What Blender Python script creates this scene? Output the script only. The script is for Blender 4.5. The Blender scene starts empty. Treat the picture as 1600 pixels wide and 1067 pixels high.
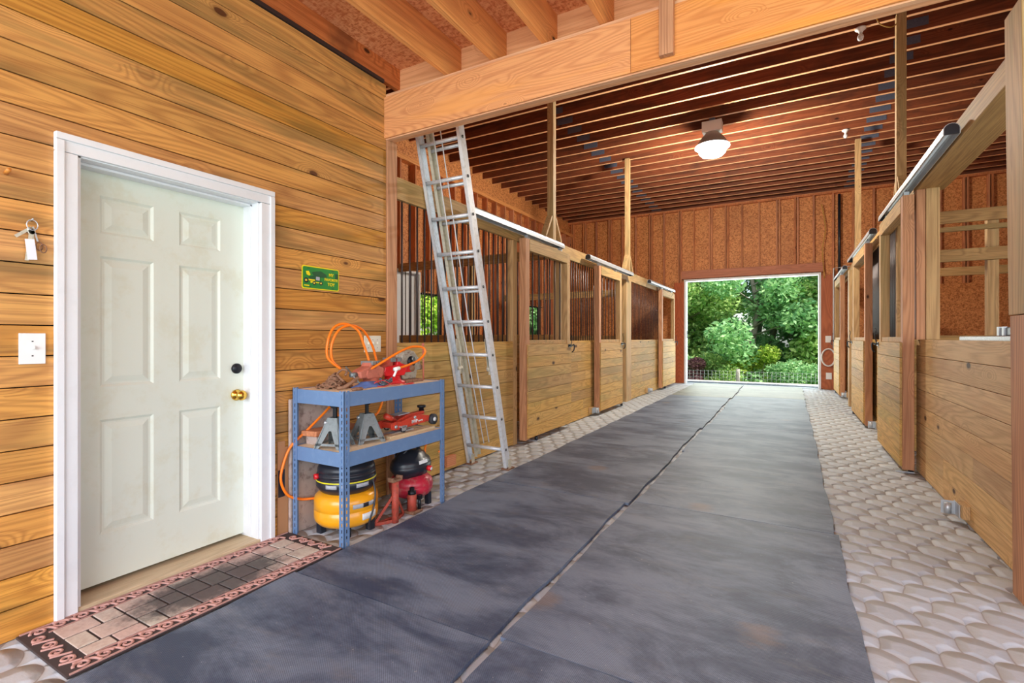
import bpy, bmesh, math, random
import numpy as np
from mathutils import Vector, Matrix
R = random.Random(7)
PI = math.pi
sc = bpy.context.scene
col = sc.collection

# ---------------------------------------------------------------- camera, world, sun, exposure
cam = bpy.data.cameras.new('camera'); camo = bpy.data.objects.new('camera', cam); col.objects.link(camo)
camo.location = (0, 0, 1.25); camo.rotation_euler = (PI / 2, 0, math.atan(435 / 772))
cam.sensor_width = 36; cam.lens = 772 / 1600 * 36; cam.shift_y = -5.5 / 1600; cam.clip_end = 500; cam.clip_start = 0.05
sc.camera = camo
sc.view_settings.view_transform = 'Standard'; sc.view_settings.look = 'None'
sc.view_settings.gamma = 1.0; sc.view_settings.exposure = 0.22; sc.view_settings.use_curve_mapping = False
w = bpy.data.worlds.new('world'); sc.world = w; w.use_nodes = True
wn = w.node_tree; bg = wn.nodes['Background']
sky = wn.nodes.new('ShaderNodeTexSky'); sky.sky_type = 'NISHITA'; sky.sun_disc = False
sky.sun_elevation = math.radians(50); sky.sun_rotation = math.radians(150); sky.air_density = 1.0; sky.dust_density = 2.0
wn.links.new(sky.outputs[0], bg.inputs[0]); bg.inputs[1].default_value = 0.27


def add_light(name, kind, loc, energy, color=(1, 1, 1), rot=(0, 0, 0), size=None, sizey=None, angle=None, radius=None):
    l = bpy.data.lights.new(name, kind); l.energy = energy; l.color = color
    if size: l.shape = 'RECTANGLE'; l.size = size; l.size_y = sizey or size
    if angle is not None: l.angle = angle
    if radius: l.shadow_soft_size = radius
    o = bpy.data.objects.new(name, l); o.location = loc; o.rotation_euler = rot; col.objects.link(o); return o


add_light('sun', 'SUN', (20, -3, 22), 7.0, (1, .95, .86), Vector((20, -3, 22)).to_track_quat('Z', 'Y').to_euler(), angle=.009)
# daylight entering through the big open doorway behind the camera and through the far doorway
add_light('daylight_rear_doorway', 'AREA', (-.6, -2.7, 1.9), 250, (.84, .92, 1.0), (math.radians(90), 0, 0), 5.5, 2.8)
add_light('added_side_fill', 'AREA', (3.9, .2, 1.8), 62, (.90, .95, 1.0), (math.radians(90), 0, math.radians(90)), 4.4, 3.0)  # fill light added from the unseen right side to brighten the left wall
add_light('daylight_far_doorway', 'AREA', (-.95, 14.55, 1.5), 105, (.93, 1.0, .97), (math.radians(90), 0, math.radians(180)), 3.0, 2.7)

# ---------------------------------------------------------------- helpers


class MB:
    """collects shapes in world (or local) coordinates and links them as one mesh object"""
    def __init__(s): s.v = []; s.f = []; s.m = []; s.cur = 0; s.sm = []; s.smooth = False

    def add(s, vs, fs):
        n = len(s.v); s.v += [tuple(v) for v in vs]
        for f in fs: s.f.append([i + n for i in f]); s.m.append(s.cur); s.sm.append(s.smooth)
        return s

    def box(s, x0, x1, y0, y1, z0, z1):
        if x0 > x1: x0, x1 = x1, x0
        if y0 > y1: y0, y1 = y1, y0
        if z0 > z1: z0, z1 = z1, z0
        vs = [(x, y, z) for z in (z0, z1) for y in (y0, y1) for x in (x0, x1)]
        return s.add(vs, [(0, 2, 3, 1), (4, 5, 7, 6), (0, 1, 5, 4), (2, 6, 7, 3), (0, 4, 6, 2), (1, 3, 7, 5)])

    def bar(s, p0, p1, wd, th, side=(0, 0, 1)):
        """a board from p0 to p1, width wd along side, thickness th"""
        p0, p1 = Vector(p0), Vector(p1); d = (p1 - p0).normalized(); a = Vector(side); a = (a - d * a.dot(d)).normalized(); b = d.cross(a)
        vs = [p + a * (sa * wd / 2) + b * (sb * th / 2) for p in (p0, p1) for sa, sb in ((-1, -1), (1, -1), (1, 1), (-1, 1))]
        return s.add(vs, [(3, 2, 1, 0), (4, 5, 6, 7), (0, 1, 5, 4), (1, 2, 6, 5), (2, 3, 7, 6), (3, 0, 4, 7)])

    def tube(s, path, r, n=8, cap=True, closed=False):
        pts = [Vector(p) for p in path]; m = len(pts); rs = r if isinstance(r, (list, tuple)) else [r] * m
        vs = []; prev = None
        for i, p in enumerate(pts):
            if closed: d = (pts[(i + 1) % m] - pts[i - 1]).normalized()
            else: d = (pts[min(i + 1, m - 1)] - pts[max(i - 1, 0)]).normalized()
            if prev is None: a = d.orthogonal().normalized()
            else:
                a = prev - d * prev.dot(d); a = a.normalized() if a.length > 1e-6 else d.orthogonal().normalized()
            prev = a; b = d.cross(a)
            for k in range(n):
                t = 2 * PI * k / n; vs.append(p + (a * math.cos(t) + b * math.sin(t)) * rs[i])
        fs = []
        for i in range(m if closed else m - 1):
            j = (i + 1) % m
            for k in range(n): k2 = (k + 1) % n; fs.append((i * n + k, i * n + k2, j * n + k2, j * n + k))
        if cap and not closed: fs.append(tuple(range(n))[::-1]); fs.append(tuple(range((m - 1) * n, m * n)))
        sm = s.smooth; s.smooth = True; s.add(vs, fs); s.smooth = sm
        return s

    def cyl(s, p0, p1, r, n=16): return s.tube([p0, p1], r, n)

    def lathe(s, prof, c, axis='Z', n=28, sx=1, sy=1):
        c = Vector(c); vs = []
        for r, h in prof:
            for k in range(n):
                t = 2 * PI * k / n; x, y = r * math.cos(t) * sx, r * math.sin(t) * sy
                vs.append(c + (Vector((x, y, h)) if axis == 'Z' else Vector((h, x, y)) if axis == 'X' else Vector((y, h, x))))
        fs = []
        for i in range(len(prof) - 1):
            for k in range(n): k2 = (k + 1) % n; fs.append((i * n + k, i * n + k2, (i + 1) * n + k2, (i + 1) * n + k))
        fs.append(tuple(range(n))[::-1]); fs.append(tuple(range((len(prof) - 1) * n, len(prof) * n)))
        sm = s.smooth; s.smooth = True; s.add(vs, fs); s.smooth = sm
        return s

    def prism(s, poly, a0, a1, axis='Y'):
        """polygon given in the two other axes, extruded along axis from a0 to a1"""
        def pt(u, v, a): return {'X': (a, u, v), 'Y': (u, a, v), 'Z': (u, v, a)}[axis]
        n = len(poly); vs = [pt(u, v, a0) for u, v in poly] + [pt(u, v, a1) for u, v in poly]
        fs = [tuple(range(n))[::-1], tuple(range(n, 2 * n))] + [(i, (i + 1) % n, n + (i + 1) % n, n + i) for i in range(n)]
        return s.add(vs, fs)

    def build(s, name, mats, parent=None, bevel=0, local=False, seg=2):
        me = bpy.data.meshes.new(name)
        off = Vector((0, 0, 0))
        if parent is not None and not local:
            p = parent
            while p: off += p.location; p = p.parent
        me.from_pydata([tuple(Vector(v) - off) for v in s.v], [], s.f)
        if not isinstance(mats, (list, tuple)): mats = [mats]
        for m in mats: me.materials.append(m)
        me.polygons.foreach_set('material_index', s.m); me.polygons.foreach_set('use_smooth', s.sm)
        bm = bmesh.new(); bm.from_mesh(me); bmesh.ops.recalc_face_normals(bm, faces=bm.faces); bm.to_mesh(me); bm.free()
        me.update()
        o = bpy.data.objects.new(name, me); col.objects.link(o)
        if parent: o.parent = parent
        if bevel:
            b = o.modifiers.new('bevel', 'BEVEL'); b.width = bevel; b.segments = seg; b.limit_method = 'ANGLE'; b.angle_limit = math.radians(40)
        return o


def tag(o, label, cat=None, group=None):
    o['label'] = label
    if cat: o['category'] = cat
    if group: o['group'] = group
    return o


def thing(name, label, cat, loc=(0, 0, 0), group=None, rz=0):
    o = bpy.data.objects.new(name, None); o.empty_display_size = .1; col.objects.link(o)
    o.location = loc; o.rotation_euler = (0, 0, rz); return tag(o, label, cat, group)


def struct(o): o['kind'] = 'structure'; return o


def copy_tree(o, parent=None):
    c = o.copy(); col.objects.link(c)
    if parent: c.parent = parent
    for ch in list(o.children): copy_tree(ch, c)
    return c


def smooth_path(ctrl, n=8, closed=False):
    """Catmull-Rom through control points"""
    P = [Vector(p) for p in ctrl]; out = []; m = len(P)
    for i in range(m if closed else m - 1):
        if closed: a, b, c, d = P[i - 1], P[i], P[(i + 1) % m], P[(i + 2) % m]
        else: a, b, c, d = P[max(i - 1, 0)], P[i], P[i + 1], P[min(i + 2, m - 1)]
        for k in range(n):
            t = k / n; out.append(.5 * ((2 * b) + (c - a) * t + (2 * a - 5 * b + 4 * c - d) * t * t + (3 * b - a - 3 * c + d) * t ** 3))
    if not closed: out.append(P[-1])
    return out


ORD = ['first', 'second', 'third', 'fourth', 'fifth', 'sixth', 'seventh', 'eighth', 'ninth', 'tenth', 'eleventh', 'twelfth', 'thirteenth', 'fourteenth', 'fifteenth', 'sixteenth', 'seventeenth', 'eighteenth', 'nineteenth', 'twentieth', 'twenty-first', 'twenty-second', 'twenty-third', 'twenty-fourth', 'twenty-fifth', 'twenty-sixth', 'twenty-seventh', 'twenty-eighth']

# ---------------------------------------------------------------- materials


def srgb(r, g, b):
    f = lambda c: (c / 255 / 12.92) if c / 255 <= .04045 else ((c / 255 + .055) / 1.055) ** 2.4
    return (f(r), f(g), f(b), 1)


class NT:
    def __init__(s, name):
        s.mat = bpy.data.materials.new(name); s.mat.use_nodes = True; s.t = s.mat.node_tree
        s.b = s.t.nodes['Principled BSDF']

    def n(s, typ, **kw):
        nd = s.t.nodes.new('ShaderNode' + typ)
        for k, v in kw.items():
            if k.startswith('i_'):
                key = k[2:].replace('_', ' '); nd.inputs[key].default_value = v
            else: setattr(nd, k, v)
        return nd

    def l(s, a, b): s.t.links.new(a, b)

    def math(s, op, a, b=None, c=None, clamp=False):
        nd = s.n('Math', operation=op, use_clamp=clamp)
        for i, x in enumerate((a, b, c)):
            if x is None: continue
            if isinstance(x, (int, float)): nd.inputs[i].default_value = x
            else: s.l(x, nd.inputs[i])
        return nd.outputs[0]

    def vmath(s, op, a, b):
        nd = s.n('VectorMath', operation=op)
        for i, x in enumerate((a, b)):
            if isinstance(x, (tuple, list)): nd.inputs[i].default_value = x
            else: s.l(x, nd.inputs[i])
        return nd.outputs[0]

    def mix(s, fac, a, b, blend='MIX'):
        nd = s.n('Mix', data_type='RGBA', blend_type=blend)
        for i, x in ((0, fac), (6, a), (7, b)):
            if isinstance(x, (int, float)): nd.inputs[i].default_value = x
            elif isinstance(x, tuple): nd.inputs[i].default_value = x
            else: s.l(x, nd.inputs[i])
        return nd.outputs[2]

    def step(s, x, a, b, lo=0., hi=1.):
        nd = s.n('MapRange', interpolation_type='SMOOTHSTEP'); s.l(x, nd.inputs[0])
        nd.inputs[1].default_value = a; nd.inputs[2].default_value = b; nd.inputs[3].default_value = lo; nd.inputs[4].default_value = hi
        return nd.outputs[0]

    def noise(s, vec, scale, detail=2, rough=.5, dist=0):
        nd = s.n('TexNoise'); s.l(vec, nd.inputs['Vector']); nd.inputs['Scale'].default_value = scale
        nd.inputs['Detail'].default_value = detail; nd.inputs['Roughness'].default_value = rough; nd.inputs['Distortion'].default_value = dist
        return nd.outputs['Fac']

    def coords(s, island=True):
        co = s.n('TexCoord').outputs['Object']
        r = s.n('ObjectInfo').outputs['Random']
        isl = s.n('NewGeometry').outputs['Random Per Island'] if island else None
        k = s.math('MULTIPLY', r, 17.3)
        if isl: k = s.math('ADD', k, s.math('MULTIPLY', isl, 41.7))
        cx = s.n('CombineXYZ'); s.l(k, cx.inputs[0]); s.l(s.math('MULTIPLY', k, 1.7), cx.inputs[1]); s.l(s.math('MULTIPLY', k, 2.3), cx.inputs[2])
        return s.vmath('ADD', co, cx.outputs[0]), isl, co

    def bump(s, h, strength=.3, dist=.01):
        b = s.n('Bump'); b.inputs['Strength'].default_value = strength; b.inputs['Distance'].default_value = dist
        s.l(h, b.inputs['Height']); s.l(b.outputs[0], s.b.inputs['Normal'])

    def done(s, colr=None, rough=.6, metal=0.):
        if colr is not None:
            if isinstance(colr, tuple): s.b.inputs['Base Color'].default_value = colr
            else: s.l(colr, s.b.inputs['Base Color'])
        if isinstance(rough, (int, float)): s.b.inputs['Roughness'].default_value = rough
        else: s.l(rough, s.b.inputs['Roughness'])
        s.b.inputs['Metallic'].default_value = metal
        return s.mat


def wood(name, light, dark, axis='Y', stain=None, stain_amt=0., ring=.5, knots=1., rough=.55, vary=.28, ringn=9., knotc=(60, 28, 12), weather=0., across=5.):
    s = NT(name); co, isl, raw = s.coords()
    al = {'X': 0, 'Y': 1, 'Z': 2}[axis]
    def sv(a, c): v = [c, c, c]; v[al] = a; return tuple(v)
    F = s.noise(s.vmath('MULTIPLY', co, sv(.38, across)), 1.0, 1.5, .4, .2)
    vor = s.n('TexVoronoi', feature='F1'); s.l(s.vmath('MULTIPLY', co, sv(2.6, 5.0)), vor.inputs['Vector']); vor.inputs['Scale'].default_value = 1
    sk = s.n('SeparateColor'); s.l(vor.outputs['Color'], sk.inputs[0])
    D = s.math('ADD', vor.outputs['Distance'], s.step(sk.outputs[0], .38, .42))
    halo = s.step(D, .42, .0)
    F2 = s.math('ADD', F, s.math('MULTIPLY', halo, .22 * (1 if knots else 0)))
    rg = s.math('SINE', s.math('MULTIPLY', F2, ringn * 2.4 * 6.283))
    rg = s.math('MULTIPLY_ADD', rg, .5, .5)
    rg = s.math('POWER', rg, 1.8)
    fine = s.noise(s.vmath('MULTIPLY', co, sv(2.5, 120)), 1.0, 3, .65)
    c = s.mix(s.math('MULTIPLY', rg, ring), light, dark)
    c = s.mix(s.step(fine, .45, .72, 0, .6), c, dark)
    if stain:
        big = s.noise(s.vmath('MULTIPLY', co, sv(.8, 7.)), 1.0, 3, .6)
        c = s.mix(s.step(big, .48, .66, 0, stain_amt), c, stain)
    if weather:
        wz = s.noise(co, 2.2, 4, .65)
        c = s.mix(s.step(wz, .45, .75, 0, weather), c, (.03, .022, .018, 1))
    if knots:
        c = s.mix(s.step(D, .17 * knots, .09 * knots, 0, .35), c, srgb(*knotc)); c = s.mix(s.step(D, .10 * knots, .075 * knots, 0, .9), c, srgb(*knotc))
    hs = s.n('HueSaturation'); s.l(c, hs.inputs['Color'])
    if isl:
        s.l(s.math('MULTIPLY_ADD', isl, vary, 1 - vary * .55), hs.inputs['Value'])
        i2 = s.math('FRACT', s.math('MULTIPLY', isl, 7.31)); s.l(s.math('MULTIPLY_ADD', i2, .006, .497), hs.inputs['Hue'])
        i3 = s.math('FRACT', s.math('MULTIPLY', isl, 13.7)); s.l(s.math('MULTIPLY_ADD', i3, .10, .89), hs.inputs['Saturation'])
    s.bump(s.math('ADD', fine, s.math('MULTIPLY', rg, .4)), .25, .002)
    s.b.inputs['Specular IOR Level'].default_value = .35
    return s.done(hs.outputs[0], rough)


def plain(name, colr, rough=.5, metal=0., var=.12, scale=6., bump=0., dirt=None, dirt_amt=.5, coat=0.):
    s = NT(name); co, isl, raw = s.coords(False)
    nz = s.noise(co, scale, 4, .6)
    hs = s.n('HueSaturation'); hs.inputs['Color'].default_value = colr
    s.l(s.math('MULTIPLY_ADD', nz, var * 2, 1 - var), hs.inputs['Value'])
    c = hs.outputs[0]
    if dirt:
        d = s.noise(co, scale * 2.3, 5, .7); c = s.mix(s.step(d, .48, .68, 0, dirt_amt), c, dirt)
    if bump: s.bump(s.noise(co, scale * 12, 3), bump, .003)
    if coat: s.b.inputs['Coat Weight'].default_value = coat
    return s.done(c, rough, metal)


def osb_mat(name, a, b, cdark, scale=1.0, amt=.35):
    s = NT(name); co, isl, raw = s.coords(False)
    acc = None
    for i, (ax, sc3) in enumerate((((0, 0, .6), (34, 90, 26)), ((.5, .4, -.7), (90, 30, 70)), ((-.5, .2, 1.3), (40, 50, 110)))):
        mp = s.n('Mapping'); s.l(co, mp.inputs[0]); mp.inputs['Rotation'].default_value = ax; mp.inputs['Scale'].default_value = [k * scale for k in sc3]
        v = s.n('TexVoronoi', feature='F1'); s.l(mp.outputs[0], v.inputs['Vector']); v.inputs['Scale'].default_value = 1
        sp = s.n('SeparateColor'); s.l(v.outputs['Color'], sp.inputs[0])
        acc = sp.outputs[0] if acc is None else s.math('ADD', acc, sp.outputs[1])
    acc = s.math('MULTIPLY', acc, .3333)
    c = s.mix(s.step(acc, .25, .78), a, b)
    c = s.mix(s.step(acc, .42, .22, 0, amt * 1.6), c, cdark)
    big = s.noise(co, 1.1, 3); c = s.mix(s.step(big, .5, .8, 0, .35), c, cdark)
    s.bump(acc, .3, .003)
    return s.done(c, .6)


M = {}
M['wall_pine'] = wood('golden pine boards', srgb(216, 152, 64), srgb(150, 88, 32), 'Y', srgb(128, 100, 50), .65, .45, 1.15, .42, .32, 10, (84, 38, 14), across=4.5)
M['stall_y'] = wood('treated stall boards', srgb(208, 164, 90), srgb(144, 104, 48), 'Y', srgb(146, 132, 70), .45, .38, 1.1, .65, .3, 8)
M['stall_pale'] = wood('paler half wall boards', srgb(222, 184, 126), srgb(168, 122, 70), 'Y', srgb(196, 146, 96), .4, .42, 1.1, .6, .2, 8)
M['header_red'] = wood('pinkish door header', srgb(202, 120, 76), srgb(150, 80, 46), 'X', None, 0, .4, 1.1, .6, .1, 7)
M['stall_x'] = wood('treated boards across', srgb(202, 158, 88), srgb(140, 100, 48), 'X', srgb(140, 126, 70), .5, .5, .9, .65, .3, 8)
M['stall_z'] = wood('treated posts', srgb(212, 170, 106), srgb(152, 110, 58), 'Z', srgb(160, 144, 88), .5, .45, .8, .65, .25, 7)
M['red_z'] = wood('reddish upright lumber', srgb(212, 150, 96), srgb(160, 96, 52), 'Z', srgb(150, 96, 58), .4, .5, .8, .65, .2, 7)
M['lit_under_x'] = wood('joist underside painted lit', srgb(250, 190, 136), srgb(220, 150, 100), 'X', None, 0, .2, 0, .6, .1, 6)  # joist lumber with the light on its underside put into the colour
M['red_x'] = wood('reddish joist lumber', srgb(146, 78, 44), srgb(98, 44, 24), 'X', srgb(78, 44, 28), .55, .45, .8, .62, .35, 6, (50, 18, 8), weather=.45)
M['red_y'] = wood('reddish rim lumber', srgb(224, 140, 74), srgb(168, 84, 36), 'Y', srgb(180, 96, 50), .4, .5, .9, .6, .2, 6, weather=.5)
M['stud_z'] = wood('end wall studs', srgb(214, 134, 80), srgb(160, 86, 44), 'Z', None, 0, .45, .8, .65, .35, 6, weather=.3)
M['joist_y'] = wood('orange joist lumber', srgb(236, 164, 94), srgb(190, 112, 54), 'Y', srgb(214, 138, 80), .4, .4, .8, .6, .15, 6)
M['beam_x'] = wood('plywood faced beam', srgb(236, 160, 84), srgb(198, 114, 44), 'X', srgb(244, 160, 50), .7, .5, .35, .6, .04, 20, across=3.2)
M['block_x'] = wood('peach blocking lumber', srgb(244, 184, 130), srgb(206, 130, 78), 'X', None, 0, .4, .9, .6, .2, 6)
M['sill_y'] = wood('pale door sill wood', srgb(214, 190, 150), srgb(178, 150, 108), 'Y', None, 0, .35, 0, .5, .05, 10)
M['ply'] = wood('reddish plywood', srgb(196, 100, 52), srgb(150, 64, 28), 'Z', srgb(170, 84, 42), .5, .5, 0, .6, .15, 14, across=2)
M['osb'] = osb_mat('oriented strand board', srgb(194, 114, 56), srgb(234, 162, 98), srgb(142, 76, 36))
M['osb_light'] = osb_mat('bright strand board', srgb(214, 132, 80), srgb(240, 176, 124), srgb(176, 92, 50), 1.0, .25)
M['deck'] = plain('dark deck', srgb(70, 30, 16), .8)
M['dark_gap'] = plain('dark board gap', srgb(34, 20, 12), .9)
M['white_trim'] = plain('white painted trim', srgb(232, 234, 238), .4, 0, .03, 3, dirt=srgb(190, 190, 188), dirt_amt=.12)
M['door_white'] = plain('aged white door paint', srgb(222, 228, 216), .42, 0, .03, 2.5, dirt=srgb(206, 202, 172), dirt_amt=.35)
M['white_pl'] = plain('white plastic', srgb(245, 245, 244), .35, 0, .02)
M['cream_pl'] = plain('cream plastic', srgb(240, 236, 220), .4, 0, .03)
M['slot'] = plain('dark slot', srgb(60, 60, 60), .5)
M['brass'] = plain('brass', srgb(232, 188, 84), .2, 1., .05)
M['black_metal'] = plain('black metal', srgb(38, 40, 46), .4, .6, .1)
M['black_pl'] = plain('black plastic', srgb(34, 38, 48), .35, 0, .12)
M['bar_dark'] = plain('dark stall bars', srgb(74, 66, 66), .4, .5, .15)
M['galv'] = plain('galvanized steel', srgb(200, 206, 212), .42, .6, .12, 18)
M['alu'] = plain('aluminium', srgb(226, 230, 236), .4, .35, .08, 14, dirt=srgb(150, 146, 136), dirt_amt=.3)
M['alu_dull'] = plain('dull aluminium', srgb(204, 198, 180), .5, .25, .12, 14, dirt=srgb(130, 118, 96), dirt_amt=.4)
M['rope'] = plain('pale rope', srgb(214, 216, 220), .8)
M['blue_steel'] = plain('blue grey painted steel', srgb(106, 138, 182), .4, .1, .08, 8, dirt=srgb(134, 160, 196), dirt_amt=.25)
M['board_tan'] = plain('particle board', srgb(240, 220, 188), .7, 0, .08, 30, dirt=srgb(196, 166, 130), dirt_amt=.25)
M['rust'] = plain('rusty iron', srgb(150, 112, 88), .75, .2, .35, 30, .5, dirt=srgb(90, 58, 42), dirt_amt=.7)
M['rust_red'] = plain('rusty red paint', srgb(178, 72, 56), .6, 0, .3, 22, .3, dirt=srgb(112, 70, 54), dirt_amt=.8)
M['salmon'] = plain('faded red casting', srgb(196, 112, 92), .6, 0, .2, 20, .3, dirt=srgb(150, 84, 62), dirt_amt=.5)
M['red'] = plain('glossy red paint', srgb(214, 36, 44), .3, 0, .15, 12)
M['jack_red'] = plain('floor jack red', srgb(206, 66, 46), .4, 0, .2, 16, dirt=srgb(150, 60, 48), dirt_amt=.5)
M['cast_grey'] = plain('grey worn casting', srgb(176, 172, 160), .6, .3, .35, 16, .4, dirt=srgb(112, 70, 52), dirt_amt=.75)
M['steel_grey'] = plain('grey cast steel', srgb(134, 142, 144), .45, .35, .18, 14, .2, dirt=srgb(92, 96, 96), dirt_amt=.4)
M['orange'] = plain('orange hose', srgb(255, 128, 22), .4, 0, .03)
M['yellow'] = plain('yellow orange tank paint', srgb(250, 172, 28), .3, 0, .06, 5, coat=.4)
M['yellow_line'] = plain('yellow stripe', srgb(240, 226, 40), .4)
M['crimson'] = plain('crimson tank paint', srgb(190, 40, 62), .35, 0, .2, 10, dirt=srgb(168, 150, 130), dirt_amt=.4)
M['label'] = plain('grey printed label', srgb(176, 180, 190), .5, 0, .3, 60)
M['label_white'] = plain('white label', srgb(232, 234, 236), .5, 0, .2, 80)
M['cardboard'] = plain('brown cardboard', srgb(176, 128, 88), .8, 0, .12, 6)
M['blue_cloth'] = plain('blue cloth', srgb(96, 124, 190), .8, 0, .3, 30)
M['rubber'] = plain('black rubber', srgb(46, 48, 54), .7, 0, .2, 20)
M['stone_grey'] = plain('marbled grey pink board', srgb(186, 168, 160), .6, 0, .2, 7, .2, dirt=srgb(120, 96, 92), dirt_amt=.75)
M['red_wire'] = plain('red wire', srgb(206, 54, 58), .4)
M['wire_dark'] = plain('blue grey wire', srgb(92, 104, 116), .4, .2, .4, 60)
M['yellow_wire'] = plain('yellow wire', srgb(196, 150, 60), .5)
M['gusset'] = plain('truss nail plate', srgb(120, 128, 150), .5, .6, .35, 60)
M['sign_green'] = plain('sign green', srgb(46, 140, 62), .4, 0, .08, 12)
M['sign_dark'] = plain('sign dark green', srgb(40, 92, 58), .4, 0, .2, 20)
M['sign_yellow'] = plain('sign yellow', srgb(248, 226, 30), .4, 0, .02)
M['paper'] = plain('white paper tag', srgb(240, 242, 250), .6, 0, .02)
M['mat_base'] = plain('rug dark rubber', srgb(66, 56, 56), .8, 0, .2, 12)
M['peg'] = plain('peg wood', srgb(206, 132, 56), .5)


def lamp_mat(name, c, st):
    s = NT(name); s.b.inputs['Emission Color'].default_value = c; s.b.inputs['Emission Strength'].default_value = st
    return s.done((.9, .9, .9, 1), .3)


M['lamp_glow'] = lamp_mat('lit lamp bowl', (1, .96, .88, 1), 9)


def rug_stone():
    s = NT('rug flagstones'); co, isl, raw = s.coords()
    a = s.mix(isl, srgb(208, 178, 168), srgb(206, 198, 184)); nz = s.noise(co, 30, 4, .7)
    c = s.mix(s.step(nz, .4, .7, 0, .4), a, srgb(164, 128, 116))
    d = s.n('TexCoord').outputs['Object']
    # a foot-worn black stain in the middle of the rug
    v = s.vmath('MULTIPLY', s.vmath('SUBTRACT', d, (.02, .02, 0)), (5.4, 2.6, 0)); L = s.n('VectorMath', operation='LENGTH'); s.l(v, L.inputs[0])
    st = s.math('ADD', L.outputs['Value'], s.math('MULTIPLY', s.noise(d, 14, 5, .7), 1.1))
    c = s.mix(s.step(st, 1.75, 1.2, 0, .88), c, srgb(66, 64, 66))
    s.bump(nz, .4, .004); return s.done(c, .8)


M['rug_stone'] = rug_stone()
M['rug_scroll'] = plain('rug rose border', srgb(196, 150, 140), .8, 0, .15, 40, .3)


def floor_mat():
    s = NT('stamped cobble concrete'); co = s.n('TexCoord').outputs['Object']
    W, H = .18, .152
    nz = s.n('TexNoise'); s.l(co, nz.inputs['Vector']); nz.inputs['Scale'].default_value = 3.0; nz.inputs['Detail'].default_value = 2
    dis = s.vmath('MULTIPLY', s.vmath('SUBTRACT', nz.outputs['Color'], (.5, .5, .5)), (.11, .10, 0))
    p = s.vmath('ADD', co, dis); sp = s.n('SeparateXYZ'); s.l(p, sp.inputs[0])
    xx, yy = s.math('ADD', sp.outputs[0], 50), s.math('ADD', sp.outputs[1], 50)
    # courses scallop: the course line rises over every stone
    ry0 = s.math('DIVIDE', yy, H); row = s.math('FLOOR', ry0); fy = s.math('FRACT', ry0)
    odd = s.math('MULTIPLY', s.math('MODULO', row, 2.0), .5)
    rx0 = s.math('ADD', s.math('DIVIDE', xx, W), odd); cell = s.math('FLOOR', rx0); fx = s.math('FRACT', rx0)
    
    def arch(f):
        g_ = s.math('SUBTRACT', s.math('MULTIPLY', s.math('POWER', f, .8), 2.0), 1.0)
        return s.math('SUBTRACT', 1.0, s.math('MULTIPLY', s.math('MULTIPLY', g_, g_), .36))
    b = arch(fx); fxp = s.math('FRACT', s.math('ADD', fx, .5)); bp = arch(fxp)
    ex = s.math('MULTIPLY', s.math('MINIMUM', fx, s.math('SUBTRACT', 1.0, fx)), W)
    top = s.math('MULTIPLY', s.math('SUBTRACT', b, fy), H); bot = s.math('MULTIPLY', s.math('SUBTRACT', s.math('ADD', fy, 1.0), bp), H)
    def smin(p_, q_, k_):
        nd = s.n('Math', operation='SMOOTH_MIN'); s.l(p_, nd.inputs[0]); s.l(q_, nd.inputs[1]); nd.inputs[2].default_value = k_; return nd.outputs[0]
    dA = smin(smin(top, bot, .012), ex, .012); dB = s.math('MULTIPLY', top, -1.0)
    up = s.math('GREATER_THAN', fy, b)
    mxn = s.n('Mix', data_type='FLOAT'); s.l(up, mxn.inputs[0]); s.l(dA, mxn.inputs[2]); s.l(dB, mxn.inputs[3]); d = mxn.outputs[0]
    row = s.math('ADD', row, up)
    h = s.step(d, -.010, .052)
    tilt = s.math('MULTIPLY', fy, .15)
    hh = s.math('ADD', s.math('MULTIPLY', h, 1.0), s.math('MULTIPLY', s.math('SUBTRACT', .15, tilt), h))
    tex = s.noise(s.vmath('MULTIPLY', co, (1, 1.6, 1)), 26, 5, .65)
    hh = s.math('ADD', hh, s.math('MULTIPLY', tex, .12))
    wn_ = s.n('TexWhiteNoise', noise_dimensions='2D'); cb = s.n('CombineXYZ'); s.l(row, cb.inputs[0]); s.l(cell, cb.inputs[1]); s.l(cb.outputs[0], wn_.inputs['Vector'])
    c = s.mix(wn_.outputs['Value'], srgb(196, 202, 208), srgb(180, 186, 194))
    c = s.mix(s.step(tex, .45, .75, 0, .2), c, srgb(174, 162, 150))
    g = s.step(d, .006, -.003)
    c = s.mix(s.math('MULTIPLY', g, .8), c, srgb(104, 84, 66))
    c = s.mix(s.step(d, .03, .0, 0, .25), c, srgb(160, 140, 118))
    s.bump(hh, 1.0, .022); return s.done(c, .62)


M['floor'] = floor_mat()


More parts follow.
